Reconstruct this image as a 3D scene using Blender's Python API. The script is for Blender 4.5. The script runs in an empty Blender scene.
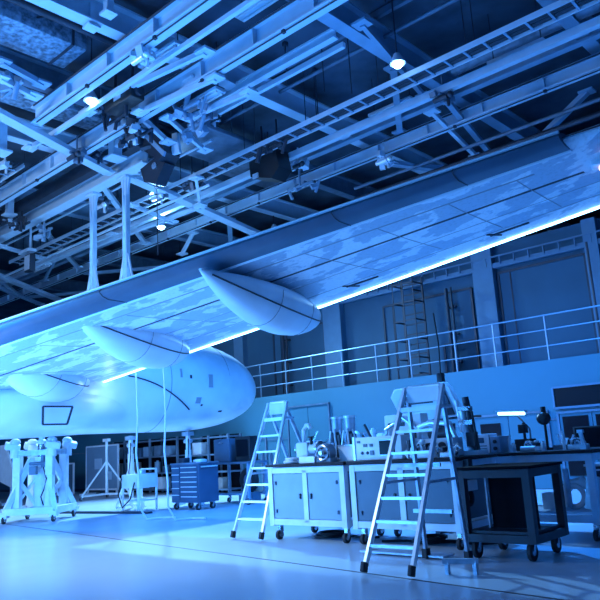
import bpy, bmesh, math, random
from math import sin, cos, tan, atan, pi, radians, sqrt
from mathutils import Vector, Matrix, Euler
random.seed(7)
scene = bpy.context.scene
col = scene.collection
A = radians(-42.0)                      # the hangar grid is turned 42 degrees against the camera
EX = Vector((cos(A), sin(A), 0)); EY = Vector((-sin(A), cos(A), 0))
def W(s, t, z=0.0): return EX * s + EY * t + Vector((0, 0, z))

# ------------------------------------------------------------------ camera
PIT = atan(147.7 / 700); ROL = radians(3.4)
Fv = Vector((0, cos(PIT), sin(PIT))); r0 = Vector((1, 0, 0)); u0 = Vector((0, -sin(PIT), cos(PIT)))
Rv = r0 * cos(ROL) - u0 * sin(ROL); Uv = r0 * sin(ROL) + u0 * cos(ROL)
cd = bpy.data.cameras.new('camera'); cam = bpy.data.objects.new('camera', cd); col.objects.link(cam)
cam.matrix_world = Matrix(((Rv.x, Uv.x, -Fv.x, 0), (Rv.y, Uv.y, -Fv.y, 0), (Rv.z, Uv.z, -Fv.z, 1.3), (0, 0, 0, 1)))
cd.sensor_width = 36; cd.lens = 36 * 700 / 600; cd.clip_end = 300
scene.camera = cam
# ------------------------------------------------------------------ world, lights, exposure
wd = bpy.data.worlds.new('world'); scene.world = wd; wd.use_nodes = True
wd.node_tree.nodes['Background'].inputs[0].default_value = (0.01, 0.22, 1.0, 1)
wd.node_tree.nodes['Background'].inputs[1].default_value = 0.26
scene.view_settings.view_transform = 'Standard'; scene.view_settings.look = 'None'
scene.view_settings.exposure = 0.08; scene.view_settings.gamma = 1.0
def light(name, kind, s, t, z, energy, color, aim=None, **kw):
    l = bpy.data.lights.new(name, kind); l.energy = energy; l.color = color
    for k, v in kw.items(): setattr(l, k, v)
    o = bpy.data.objects.new(name, l); col.objects.link(o); o.location = W(s, t, z)
    if aim is not None:
        o.rotation_euler = (W(*aim) - o.location).to_track_quat('-Z', 'Y').to_euler()
    return o
BL = (0.02, 0.26, 1.0); MB_ = (0.05, 0.33, 1.0); WB = (0.44, 0.66, 1.0)
light('fill_under_wing', 'AREA', -13.2, 4.8, 0.45, 55, WB, (-9.5, 7.5, 3.4), shape='RECTANGLE', size=2.4, size_y=1.6)  # unseen fill light added to brighten the wing underside
light('fill_left', 'AREA', -17, 1.0, 7.0, 750, WB, (-13, 9, 0), shape='RECTANGLE', size=2.5, size_y=2.5)  # unseen fill added high up, out of view on the left
light('fill_left_low', 'SPOT', -9.5, -3.0, 2.7, 700, WB, (-13.2, 9, 0.3), spot_size=radians(38), spot_blend=.8, shadow_soft_size=.6)  # added spot behind the camera, whitens left floor, belly and jack
light('fill_floor_left', 'SPOT', -12.5, -1.5, 8.0, 5200, (0.55, 0.8, 1.0), (-9.8, 6.0, 0), spot_size=radians(48), spot_blend=.9, shadow_soft_size=.8)  # spot added out of view to brighten the left floor
light('root_glow', 'POINT', -13.6, 8.75, 2.6, 6, WB, shadow_soft_size=.1)  # bare point light added to boost the glow at the wing root
light('hangar_lamp_near', 'SPOT', -12.74, 7.64, 8.85, 3200, MB_, (-8.5, 6.5, 0), spot_size=radians(120), spot_blend=.7, shadow_soft_size=.12)
light('hangar_lamp_far', 'SPOT', -18.99, 14.12, 8.85, 13000, (.22, .55, 1.0), (-12, 9.5, 0), spot_size=radians(118), spot_blend=.7, shadow_soft_size=.15)
light('hangar_lamp_right', 'SPOT', -7.23, 11.54, 8.85, 5500, BL, (-7, 11, 0), spot_size=radians(130), spot_blend=.7, shadow_soft_size=.12)
light('fill_behind', 'AREA', -5.5, -3.0, 5.0, 150, MB_, (-8, 7.5, 1.5), shape='RECTANGLE', size=3, size_y=2)  # unseen area fill behind the camera
light('fill_low', 'AREA', -8.2, 0.6, 0.5, 180, MB_, (-7.8, 8, 3.8), shape='RECTANGLE', size=2, size_y=1.2)  # second added fill, out of view, lifts the wing from below
light('fill_roof', 'AREA', -12.0, 1.5, 0.5, 1150, MB_, (-12.5, 9, 9.5), shape='RECTANGLE', size=3, size_y=2)  # unseen fill added near the floor to light the beam undersides

# ------------------------------------------------------------------ materials
def mat(name, c, rough=.5, metal=0., bump=0., noise=0., nscale=4., emit=None, estr=0., spec=.5, stretch=(1, 1, 1)):
    m = bpy.data.materials.new(name); m.use_nodes = True; nt = m.node_tree; b = nt.nodes['Principled BSDF']
    b.inputs['Base Color'].default_value = (*c, 1); b.inputs['Roughness'].default_value = rough
    b.inputs['Metallic'].default_value = metal; b.inputs['Specular IOR Level'].default_value = spec
    if emit: b.inputs['Emission Color'].default_value = (*emit, 1); b.inputs['Emission Strength'].default_value = estr
    tc = nt.nodes.new('ShaderNodeTexCoord'); mp = nt.nodes.new('ShaderNodeMapping'); mp.inputs['Scale'].default_value = stretch
    nt.links.new(tc.outputs['Object'], mp.inputs[0])
    n = nt.nodes.new('ShaderNodeTexNoise'); n.inputs['Scale'].default_value = nscale; n.inputs['Detail'].default_value = 5
    nt.links.new(mp.outputs[0], n.inputs[0])
    if noise > 0:
        r = nt.nodes.new('ShaderNodeValToRGB'); r.color_ramp.elements[0].position = .35; r.color_ramp.elements[1].position = .65
        r.color_ramp.elements[0].color = (*[x * (1 - noise) for x in c], 1); r.color_ramp.elements[1].color = (*[min(1, x * (1 + noise * .5)) for x in c], 1)
        nt.links.new(n.outputs[0], r.inputs[0]); nt.links.new(r.outputs[0], b.inputs['Base Color'])
    if bump > 0:
        bp = nt.nodes.new('ShaderNodeBump'); bp.inputs['Strength'].default_value = bump; bp.inputs['Distance'].default_value = .02
        nt.links.new(n.outputs[0], bp.inputs['Height']); nt.links.new(bp.outputs[0], b.inputs['Normal'])
    return m
M = {}
M['paint'] = mat('aircraft_white_paint', (0.72, 0.8, 0.88), .28, noise=.10, nscale=1.2)
M['seam'] = mat('dark_seal', (.03, .035, .05), .6)
M['seamlight'] = mat('grey_joint_seal', (.30, .33, .38), .6)
M['slat'] = mat('grey_leading_edge', (0.045, 0.10, 0.16), .38, .0, noise=.15, nscale=2)
M['slatdark'] = mat('dark_deicing_strip', (.06, .08, .12), .35, noise=.3, nscale=3)
M['beam'] = mat('painted_steel_beam', (0.22, 0.35, 0.48), .5, noise=.10, nscale=2.5)
M['beamlight'] = mat('light_painted_steel', (0.48, 0.62, 0.74), .45, noise=.06, nscale=3)
M['beamdark'] = mat('dark_steel', (0.025, 0.035, 0.055), .5, noise=.3, nscale=3)
M['beammid'] = mat('grey_steel', (0.12, 0.18, 0.25), .5, noise=.25, nscale=3)
M['ceil'] = mat('dark_ceiling_panel', (0.045, 0.075, 0.115), .8, noise=.5, nscale=.9, bump=.3)
M['duct'] = mat('foil_insulated_duct', (0.22, 0.34, 0.46), .45, .3, bump=1.0, noise=.6, nscale=9)
M['galv'] = mat('galvanised_duct', (.2, .24, .3), .4, .5, noise=.3, nscale=4)
M['wall'] = mat('painted_wall', (0.042, 0.165, 0.23), .7, noise=.06, nscale=.7)
M['wallup'] = mat('upper_wall_panel', (0.035, 0.10, 0.16), .75, noise=.12, nscale=.8)
M['walldark'] = mat('dark_far_wall', (0.02, 0.035, 0.06), .85, noise=.3, nscale=.8)
M['pil'] = mat('pilaster_paint', (0.1, 0.19, 0.28), .65, noise=.06)
M['rail'] = mat('galvanised_rail', (0.22, 0.33, 0.44), .4, .3)
M['black'] = mat('black_plastic', (.012, .013, .017), .4)
M['rubber'] = mat('black_rubber', (.02, .02, .024), .7)
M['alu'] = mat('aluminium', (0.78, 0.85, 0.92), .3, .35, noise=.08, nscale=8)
M['aludark'] = mat('dark_aluminium', (0.45, 0.56, 0.68), .35, .4, noise=.2, nscale=10)  # darker, blotchier aluminium
M['white'] = mat('white_enamel', (0.76, 0.82, 0.88), .4, noise=.08, nscale=5)
M['cabpanel'] = mat('light_grey_panel', (0.22, 0.34, 0.46), .45, noise=.06)
M['cabpanel2'] = mat('mid_grey_panel', (0.07, 0.12, 0.18), .45, noise=.08)
M['frame'] = mat('bench_frame', (0.6, 0.72, 0.84), .4, noise=.1)
M['darkcart'] = mat('dark_blue_grey_steel', (0.01, 0.017, 0.032), .5, noise=.2)
M['darkpanel'] = mat('near_black_panel', (.005, .007, .012), .9, spec=.1)
M['top'] = mat('bench_top', (.014, .012, .02), .8, noise=.2)
M['tool'] = mat('tool_chest_paint', (0.05, 0.10, 0.17), .4, noise=.06)
M['steel'] = mat('machined_steel', (.5, .54, .6), .25, .8, noise=.25, nscale=12)
M['glass'] = mat('dark_glass', (.002, .004, .009), .3, spec=.12)
M['card'] = mat('carton', (.35, .33, .32), .8, noise=.2)
M['lampglow'] = mat('lamp_glow', (.9, .95, 1), .3, emit=(.45, .78, 1), estr=24)
M['lampsoft'] = mat('lit_tube', (.9, .95, 1), .3, emit=(.45, .85, 1), estr=3.5)
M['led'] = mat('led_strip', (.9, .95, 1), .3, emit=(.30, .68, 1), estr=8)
M['orange'] = mat('orange_lamp', (1, .6, .2), .3, emit=(1, .45, .12), estr=5)
M['diff'] = mat('lamp_diffuser', (.6, .65, .7), .5)
M['screen'] = mat('screen_blue', (.05, .1, .16), .2)
M['cable'] = mat('light_cable', (.6, .64, .7), .5)

def wing_mat():
    m = bpy.data.materials.new('wing_underside_paint'); m.use_nodes = True; nt = m.node_tree; N = nt.nodes; L = nt.links
    b = N['Principled BSDF']; b.inputs['Roughness'].default_value = .38
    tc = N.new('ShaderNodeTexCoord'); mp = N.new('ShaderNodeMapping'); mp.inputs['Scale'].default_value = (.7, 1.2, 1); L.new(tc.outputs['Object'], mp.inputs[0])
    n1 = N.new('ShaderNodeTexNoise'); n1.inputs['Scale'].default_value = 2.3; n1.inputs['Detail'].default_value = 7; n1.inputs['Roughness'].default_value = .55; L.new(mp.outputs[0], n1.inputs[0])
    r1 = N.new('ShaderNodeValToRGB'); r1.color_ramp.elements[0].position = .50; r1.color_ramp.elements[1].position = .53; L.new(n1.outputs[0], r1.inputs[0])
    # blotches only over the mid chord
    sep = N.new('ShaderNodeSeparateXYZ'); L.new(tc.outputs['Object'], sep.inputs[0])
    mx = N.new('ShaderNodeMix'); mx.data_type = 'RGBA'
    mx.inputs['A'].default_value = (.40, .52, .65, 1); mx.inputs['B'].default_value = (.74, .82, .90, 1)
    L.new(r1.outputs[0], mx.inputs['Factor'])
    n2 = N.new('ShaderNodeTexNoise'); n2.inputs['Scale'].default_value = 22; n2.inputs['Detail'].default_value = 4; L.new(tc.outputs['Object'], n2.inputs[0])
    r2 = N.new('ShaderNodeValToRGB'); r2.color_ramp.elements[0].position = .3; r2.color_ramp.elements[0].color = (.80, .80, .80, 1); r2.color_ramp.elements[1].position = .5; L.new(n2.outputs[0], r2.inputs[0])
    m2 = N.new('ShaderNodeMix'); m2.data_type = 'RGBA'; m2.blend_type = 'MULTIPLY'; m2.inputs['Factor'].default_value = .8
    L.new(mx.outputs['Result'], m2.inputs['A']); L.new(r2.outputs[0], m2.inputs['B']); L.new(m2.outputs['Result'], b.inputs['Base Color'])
    return m
M['wing'] = wing_mat()
def floor_mat():
    m = bpy.data.materials.new('epoxy_floor'); m.use_nodes = True; nt = m.node_tree; N = nt.nodes; L = nt.links
    b = N['Principled BSDF']; tc = N.new('ShaderNodeTexCoord')
    n = N.new('ShaderNodeTexNoise'); n.inputs['Scale'].default_value = .35; n.inputs['Detail'].default_value = 3; L.new(tc.outputs['Object'], n.inputs[0])
    r = N.new('ShaderNodeValToRGB'); r.color_ramp.elements[0].color = (.48, .58, .69, 1); r.color_ramp.elements[1].color = (.54, .64, .75, 1); L.new(n.outputs[0], r.inputs[0]); L.new(r.outputs[0], b.inputs['Base Color'])
    n2 = N.new('ShaderNodeTexNoise'); n2.inputs['Scale'].default_value = 1.3; n2.inputs['Detail'].default_value = 5; L.new(tc.outputs['Object'], n2.inputs[0])
    r2 = N.new('ShaderNodeMapRange'); r2.inputs['To Min'].default_value = .20; r2.inputs['To Max'].default_value = .27; L.new(n2.outputs[0], r2.inputs[0]); L.new(r2.outputs[0], b.inputs['Roughness'])
    return m
M['floor'] = floor_mat()

# ------------------------------------------------------------------ mesh building
class MB:
    """collects shapes; build() links them as one mesh object"""
    def __init__(self): self.bm = bmesh.new(); self.smooth = False
    def box(self, x, y, z, sx, sy, sz, rot=None, bev=0.0):
        mt = Matrix.Translation((x, y, z))
        if rot is not None: mt = mt @ Euler(rot).to_matrix().to_4x4()
        r = bmesh.ops.create_cube(self.bm, size=1.0, matrix=mt @ Matrix.Diagonal((sx, sy, sz, 1)))
        if bev > 0:
            es = list({e for v in r['verts'] for e in v.link_edges})
            bmesh.ops.bevel(self.bm, geom=es, offset=bev, segments=2, affect='EDGES', profile=.5)
        return self
    def bar(self, p, q, w, h):
        p = Vector(p); q = Vector(q); d = q - p; L = d.length
        if L < 1e-6: return self
        x = d / L; up = Vector((0, 0, 1))
        if abs(x.z) > .97: up = Vector((0, 1, 0))
        y = up.cross(x).normalized(); z = x.cross(y)
        mt = Matrix(((x.x, y.x, z.x, 0), (x.y, y.y, z.y, 0), (x.z, y.z, z.z, 0), (0, 0, 0, 1)))
        mt = Matrix.Translation((p + q) / 2) @ mt @ Matrix.Diagonal((L, w, h, 1))
        bmesh.ops.create_cube(self.bm, size=1.0, matrix=mt); return self
    def ibeam(self, p, q, w, h, f=.04):
        p = Vector(p); q = Vector(q); dz = Vector((0, 0, h / 2 - f / 2))
        self.bar(p + dz, q + dz, w, f); self.bar(p - dz, q - dz, w, f); self.bar(p, q, f * .6, h - 2 * f + .002); return self
    def tube(self, p, q, r, n=10, r2=None):
        p = Vector(p); q = Vector(q); d = q - p
        if d.length < 1e-6: return self
        mt = Matrix.Translation((p + q) / 2) @ d.to_track_quat('Z', 'Y').to_matrix().to_4x4()
        bmesh.ops.create_cone(self.bm, cap_ends=True, segments=n, radius1=r, radius2=r if r2 is None else r2, depth=d.length, matrix=mt); return self
    def path(self, pts, r, n=8):
        pts = [Vector(p) for p in pts]; rings = []
        up = Vector((.13, .21, .97)).normalized()
        for i, p in enumerate(pts):
            d = (pts[min(i + 1, len(pts) - 1)] - pts[max(i - 1, 0)]).normalized()
            a = d.cross(up)
            if a.length < .05: a = d.cross(Vector((1, 0, 0)))
            a.normalize(); b = d.cross(a).normalized()
            rings.append([self.bm.verts.new(p + a * r * cos(2 * pi * k / n) + b * r * sin(2 * pi * k / n)) for k in range(n)])
        for i in range(len(rings) - 1):
            for k in range(n):
                self.bm.faces.new((rings[i][k], rings[i][(k + 1) % n], rings[i + 1][(k + 1) % n], rings[i + 1][k]))
        self.bm.faces.new(rings[0][::-1]); self.bm.faces.new(rings[-1]); return self
    def sphere(self, x, y, z, r, sc=(1, 1, 1), n=14):
        bmesh.ops.create_uvsphere(self.bm, u_segments=n, v_segments=max(6, n // 2 + 1), radius=r, matrix=Matrix.Translation((x, y, z)) @ Matrix.Diagonal((*sc, 1))); return self
    def loft(self, rings, cap=True):
        vs = [[self.bm.verts.new(p) for p in r] for r in rings]; n = len(vs[0])
        for i in range(len(vs) - 1):
            for k in range(n):
                self.bm.faces.new((vs[i][k], vs[i][(k + 1) % n], vs[i + 1][(k + 1) % n], vs[i + 1][k]))
        if cap: self.bm.faces.new(vs[0][::-1]); self.bm.faces.new(vs[-1])
        return self
    def prism(self, pts, axis, a, b):
        """closed 2-D outline extruded from a to b along x, y or z"""
        def mk(u, v, w): return {'x': (w, u, v), 'y': (u, w, v), 'z': (u, v, w)}[axis]
        return self.loft([[mk(u, v, a) for u, v in pts], [mk(u, v, b) for u, v in pts]])
    def torus(self, x, y, z, R, r, axis='z', n=20, m=8):
        rings = []
        for i in range(n):
            a = 2 * pi * i / n; ring = []
            for k in range(m):
                b = 2 * pi * k / m; q = (R + r * cos(b)); u, v, w = q * cos(a), q * sin(a), r * sin(b)
                p = {'z': (u, v, w), 'x': (w, u, v), 'y': (u, w, v)}[axis]
                ring.append(self.bm.verts.new((x + p[0], y + p[1], z + p[2])))
            rings.append(ring)
        for i in range(n):
            for k in range(m):
                self.bm.faces.new((rings[i][k], rings[i][(k + 1) % m], rings[(i + 1) % n][(k + 1) % m], rings[(i + 1) % n][k]))
        return self
    def build(self, name, material, parent=None, loc=None, rz=0.0, bevel=0.0):
        bmesh.ops.recalc_face_normals(self.bm, faces=self.bm.faces)
        me = bpy.data.meshes.new(name); self.bm.to_mesh(me); self.bm.free()
        me.materials.append(M[material])
        for p in me.polygons: p.use_smooth = True
        me.set_sharp_from_angle(angle=radians(38))
        o = bpy.data.objects.new(name, me); col.objects.link(o)
        if parent is not None: o.parent = parent
        else:
            o.rotation_euler = (0, 0, A + rz)
            if loc is not None: o.location = W(*loc)
        if bevel > 0:
            bv = o.modifiers.new('bevel', 'BEVEL'); bv.width = bevel; bv.segments = 2; bv.limit_method = 'ANGLE'
        return o
def tag(o, label=None, cat=None, group=None, kind=None):
    if label: o['label'] = label
    if cat: o['category'] = cat
    if group: o['group'] = group
    if kind: o['kind'] = kind
    return o
def thing(name, label, cat, s, t, z=0.0, rz=0.0, group=None):
    o = bpy.data.objects.new(name, None); col.objects.link(o); o.empty_display_size = .1
    o.location = W(s, t, z); o.rotation_euler = (0, 0, A + rz); return tag(o, label, cat, group)
def struct(name, m, material, parent=None):
    o = m.build(name, material, parent)
    if parent is None: o['kind'] = 'structure'
    return o
def copy_tree(o, loc=None, rz=None, label=None, group=None):
    def rec(a, par):
        c = a.copy(); col.objects.link(c); c.parent = par
        for ch in list(a.children): rec(ch, c)
        return c
    c = rec(o, None)
    if loc is not None: c.location = W(*loc)
    if rz is not None: c.rotation_euler = (0, 0, A + rz)
    if label: c['label'] = label
    if group: c['group'] = group
    return c
#@@STRUCT
# ================================================================== SETTING
struct('floor', MB().box(-20, 10, -.1, 70, 46, .2), 'floor')
def joint(name, p, q, w=.022):
    return MB().bar((p[0], p[1], .0015), (q[0], q[1], .0015), w, .003)
struct('trim_1', joint('j', (-30, 9.5), (3, 4.96), .03), 'seam')          # expansion joint of the floor
struct('trim_2', joint('j', (-34, 14.0), (2, 14.0), .05), 'seamlight')
m = MB().box(-20, 14, 10.75, 70, 46, .3)
struct('ceiling', m, 'ceil')
# back wall: lower block with the gallery on top
m = MB().box(-20, 16.9, 1.52, 60, .6, 3.04)
struct('wall_back', m, 'wall')
m = MB().box(-20, 17.58, 2.95, 60, .76, .18)
struct('trim_3', m, 'wall')
m = MB().box(-20, 16.585, .06, 60, .02, .12)
struct('baseboard_back', m, 'beamdark')
m = MB().box(-20, 16.59, 1.62, 60, .02, .03)
struct('trim_4', m, 'beammid')
struct('wall_gallery', MB().box(-20, 18.1, 4.82, 60, .3, 3.55), 'wallup')
struct('wall_far', MB().box(-20, 32.9, 5.3, 70, .2, 10.6), 'walldark')
# pilasters of the gallery wall
for i, (s, w) in enumerate([(-19.2, .5), (-14.6, .75), (-9.0, .62), (-5.95, .35), (-24.5, .6)]):
    struct('trim_%d' % (5 + i), MB().box(s, 17.84, 4.82, w, .26, 3.55), 'pil')
# big blanked window panels between the pilasters
for i, (s0, s1, z1) in enumerate([(-8.62, -6.2, 5.75), (-12.6, -9.5, 5.5), (-10.55, -9.5, 4.0), (-17.5, -15.1, 5.4)]):
    w = struct('window_%d' % (i + 1), MB().box((s0 + s1) / 2, 17.93, (3.05 + z1) / 2, s1 - s0, .05, z1 - 3.05), 'wallup')
    f = MB(); yy = 17.9
    for a, b in (((s0, yy, z1), (s1, yy, z1)), ((s0, yy, 3.05), (s0, yy, z1)), ((s1, yy, 3.05), (s1, yy, z1))): f.bar(a, b, .06, .06)
    f.build('window_frame', 'beamdark', w)
    f = MB().bar((s0 + .35, yy, 3.05), (s0 + .35, yy, z1), .03, .03); f.build('mullion', 'beamdark', w)
struct('trim_10', MB().box(-11, 17.8, 5.95, 16, .12, .14), 'pil')
m = MB()
for k in range(28): m.box(-16 + k * .42, 17.72, 6.08, .03, .05, .25)
m.box(-10.5, 17.72, 6.2, 12, .05, .04)
struct('trim_11', m, 'pil')
# doors and windows of the lower wall
def panel_door(name, s0, s1, z0, z1, leafmat, framemat, t=16.6, fw=.05, two=False, glass=None):
    f = MB(); y = t - .03
    f.bar((s0, y, z0), (s0, y, z1), fw, fw); f.bar((s1, y, z0), (s1, y, z1), fw, fw); f.bar((s0 - fw / 2, y, z1), (s1 + fw / 2, y, z1), fw, fw)
    root = struct(name, f, framemat)
    n = 2 if two else 1; w = (s1 - s0 - fw) / n
    for k in range(n):
        a = s0 + fw / 2 + k * w
        lf = MB().box(a + w / 2, t - .015, (z0 + z1) / 2, w - .02, .03, z1 - z0 - .03).build('leaf', leafmat, root)
        if glass and k in glass:
            g = glass[k]
            MB().box(a + w * g[0] + w * (g[1] - g[0]) / 2, t - .035, (g[2] + g[3]) / 2, w * (g[1] - g[0]), .02, g[3] - g[2]).build('pane', 'glass', lf)
        MB().box(a + (w * .88 if k == 0 else w * .12), t - .05, 1.0, .1, .04, .03).build('handle', 'steel', lf)
    return root
panel_door('door_1', -15.75, -14.0, 0, 2.6, 'wall', 'beammid', two=True)
panel_door('door_2', -9.2, -7.15, 0, 1.82, 'wall', 'beammid', two=True, glass={0: (.22, .78, .35, 1.62)})
panel_door('door_3', -6.9, -5.3, 0, 1.76, 'wall', 'pil', two=True, glass={0: (.1, .88, .3, 1.66), 1: (.1, .9, .3, 1.66)})
panel_door('door_4', -19.6, -16.8, 0, 1.68, 'wall', 'beammid')
w = struct('window_5', MB().box(-5.9, 16.59, 2.12, 2.1, .02, .46), 'glass')
f = MB()
for a, b in (((-6.95, 16.57, 1.87), (-4.85, 16.57, 1.87)), ((-6.95, 16.57, 2.36), (-4.85, 16.57, 2.36)), ((-6.95, 16.57, 1.87), (-6.95, 16.57, 2.36)), ((-4.85, 16.57, 1.87), (-4.85, 16.57, 2.36))): f.bar(a, b, .05, .05)
f.build('window_frame', 'pil', w)

# ================================================================== ROOF STEEL
def steel(label, t, z, s0, s1, w, h, mt='beam', name='roof_beam', kind='i'):
    L = s1 - s0; m = MB()
    if kind == 'i':
        m.ibeam((0, 0, 0), (L, 0, 0), w, h)
        if w >= .24:
            for k in range(1, int(L / 1.6)): m.box(k * 1.6, 0, 0, .025, w * .92, h - .05)
    elif kind == 'box': m.bar((0, 0, 0), (L, 0, 0), w, h)
    else: m.tube((0, 0, 0), (L, 0, 0), w / 2, 12)
    o = m.build(name, mt, loc=(s0, t, z))
    if kind == 'i' and w >= .24:
        c = MB().tube((.2, -w / 2 - .03, h / 2 - .06), (L - .2, -w / 2 - .03, h / 2 - .06), .022, 8)
        c.build('conduit', 'beamdark', o)
        c = MB().tube((.2, -w * .3, -h / 2 - .035), (L - .2, -w * .3, -h / 2 - .035), .016, 6)
        for k in range(1, int(L / 2.4)): c.box(k * 2.4, -w * .3, -h / 2 - .03, .07, .07, .07)
        c.build('cable_run', 'beamdark', o)
    return tag(o, label, 'pipe' if 'pipe' in name else 'beam')
def cross(label, s, z, t0, t1, w, h, mt='beam', name='roof_rafter'):
    m = MB().ibeam((0, 0, 0), (0, t1 - t0, 0), w, h)
    return tag(m.build(name, mt, loc=(s, t0, z)), label, 'beam')
# rafters running towards the back wall
RZ = 9.95
for i, (s, mt, lab) in enumerate([
    (-4.4, 'beam', 'short steel rafter under the ceiling at the upper right edge'),
    (-7.75, 'beam', 'steel rafter beside the bright lamp right of centre'),
    (-11.0, 'beamlight', 'pale steel rafter crossing the ceiling near the top left corner'),
    (-13.9, 'beammid', 'grey rafter passing just left of the near bright lamp'),
    (-16.8, 'beamlight', 'steel rafter passing behind the black hoist trolley'),
    (-21.2, 'beam', 'steel rafter at far left just above the two hanging posts'),
    (-26.0, 'beammid', 'grey steel rafter low on the left, second from the far end'),
    (-31.5, 'beammid', 'grey steel rafter furthest to the left of the roof')]):
    cross(lab, s, RZ, 0, 32.5, .30, .6, mt)
# beams running along the hangar
ZB = 9.3
steel('long pale crane beam from the left edge to the top of the picture', 8.95, ZB, -44, 2, .26, .46, 'beamlight')
steel('upper double crane beam above the near bright lamp', 7.3, ZB, -14.6, 2, .26, .42, 'beamlight')
steel('thin square tube slung under the upper crane beam', 7.75, 9.0, -14.4, 2, .09, .09, 'beamlight', kind='box')
steel('wide pale beam along the back, ending above the wing tip', 15.25, ZB, -44, 2, .24, .36, 'beamlight')
steel('second flange beam just above the wide back beam', 14.6, ZB + .35, -44, 2, .2, .22, 'beam')
steel('pale square tube below the cable tray', 13.3, 9.1, -30, 2, .16, .17, 'beamlight', kind='box')
steel('short pale double beam framing the dark ceiling bay', 10.35, 9.6, -12.3, -7.9, .16, .22, 'beamlight')
steel('thin bright rail inside the dark ceiling bay', 10.75, 9.55, -12.0, -8.0, .09, .12, 'beamlight', kind='box')
steel('grey beam in the next bay behind the gallery wall', 19.5, 9.4, -44, 2, .4, .5, 'beam')
steel('grey beam in the second bay behind the gallery wall', 24.0, 9.2, -44, 2, .4, .5, 'beammid')
steel('most distant grey beam near the far wall', 29.0, 9.0, -44, 2, .4, .5, 'beam')
steel('round sprinkler pipe along the dark ceiling bay', 11.9, 10.1, -40, 2, .09, .09, 'beammid', name='ceiling_pipe', kind='t')
steel('round black pipe above the wing tip', 16.1, 8.5, -12, 2, .14, .14, 'beamdark', name='ceiling_pipe', kind='t')
steel('round grey pipe above the black pipe over the wing tip', 16.1, 8.85, -12, 2, .10, .10, 'beammid', name='ceiling_pipe', kind='t')
steel('fat galvanised ventilation pipe at the upper right', 13.9, 9.95, -7.2, 2, .5, .5, 'galv', name='ceiling_pipe', kind='t')
steel('slim pale conduit under the left roof', 11.35, 9.35, -34, -13, .08, .08, 'beamlight', name='ceiling_pipe', kind='t')
steel('slim pale conduit behind the hanging posts', 12.1, 8.6, -36, -14, .09, .09, 'beamlight', name='ceiling_pipe', kind='t')
steel('slim grey conduit near the left edge', 17.4, 8.6, -44, -14, .12, .12, 'beam', name='ceiling_pipe', kind='t')
# ceiling joists
for i, t in enumerate([2.5, 4.2, 5.8, 11.6, 17.5, 21.5, 26.5]):
    tag(MB().bar((-40, 0, 0), (4, 0, 0), .1, .16).build('ceiling_joist', 'beammid', loc=(0, t, 10.48)),
        ['thin ceiling joist nearest the camera', 'thin ceiling joist crossing the foil duct', 'thin ceiling joist just before the upper crane beam', 'thin ceiling joist over the dark middle bay',
         'thin ceiling joist above the gallery', 'thin ceiling joist behind the gallery', 'thin ceiling joist near the far wall'][i], 'beam')
# lattice cable tray
def tray(label, t, z, s0, s1, w):
    r = thing('cable_tray', label, 'cable tray', s0, t, z); L = s1 - s0
    for y in (-w / 2, w / 2): MB().bar((0, y, 0), (L, y, 0), .03, .12).build('side_rail', 'beamlight', r)
    m = MB()
    for k in range(int(L / .45)): m.bar((k * .45 + .2, -w / 2, -.03), (k * .45 + .2, w / 2, -.03), .05, .03)
    m.build('rungs', 'beam', r)
    m = MB()
    for y in (-.12, -.04, .06, .13): m.tube((0, y, .0), (L, y, .0), .028, 8)
    m.build('cables', 'beamdark', r)
    for k in range(int(L / 2.2) + 1):
        for y in (-w / 2, w / 2): MB().tube((k * 2.2 + .3, y, 0), (k * 2.2 + .3, y, 10.6 - z), .012, 6).build('hanger_rod', 'beamdark', r)
    return r
tray('long lattice cable tray crossing the middle of the ceiling', 12.25, 9.05, -26, 1.5, .42)
tray('short lattice cable tray at the left edge above the duct end', 8.1, 9.25, -22, -17.3, .5)
# K braces
def brace(label, p, q, w=.2, mt='beam'):
    m = MB().bar((0, 0, 0), (q[0] - p[0], q[1] - p[1], q[2] - p[2]), w, .12)
    m.box(0, 0, 0, .34, .3, .05); m.box(q[0] - p[0], q[1] - p[1], q[2] - p[2], .34, .3, .05)
    return tag(m.build('roof_brace', mt, loc=p), label, 'brace')
brace('flat brace end of the back beam left of the slanting brace', (-10.2, 15.5, 8.9), (-8.5, 19.3, 8.9), .2)
brace('slanting brace joining the first two beams right of the near lamp', (-10.9, 9.0, 9.3), (-11.3, 9.9, 9.9), .2, 'beamlight')
brace('diagonal roof brace over the first hanging post', (-21, 10.2, 9.4), (-26, 15, 9.3), .16, 'beamlight')
brace('diagonal roof brace over the second hanging post', (-17, 10.5, 9.2), (-21.2, 15, 9.2), .16, 'beamlight')
brace('diagonal roof brace meeting the back beam at far left', (-26, 10.5, 9.2), (-31.5, 15, 9.2), .16, 'beamlight')
brace('diagonal roof brace in the next bay, left one', (-26, 15.5, 9.1), (-21.2, 19.4, 9.2), .16)
brace('diagonal roof brace in the next bay, right one', (-17, 15.5, 9.1), (-21.2, 19.4, 9.1), .16)
brace('diagonal roof brace in the next bay, far left one', (-31.5, 15.5, 9.1), (-26, 19.4, 9.1), .16)
brace('diagonal roof brace beside the bright right lamp', (-7.9, 12.4, 9.6), (-9.6, 15.1, 9.5), .16)
def at(x, y, z):                        # point at height z seen at photo position x, y, given in hangar grid
    d = Fv * 700 + Rv * (x - 300) - Uv * (y - 300); k = (z - 1.3) / d.z; q = Vector((0, 0, 1.3)) + d * k
    return (q.dot(EX), q.dot(EY), z)
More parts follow.
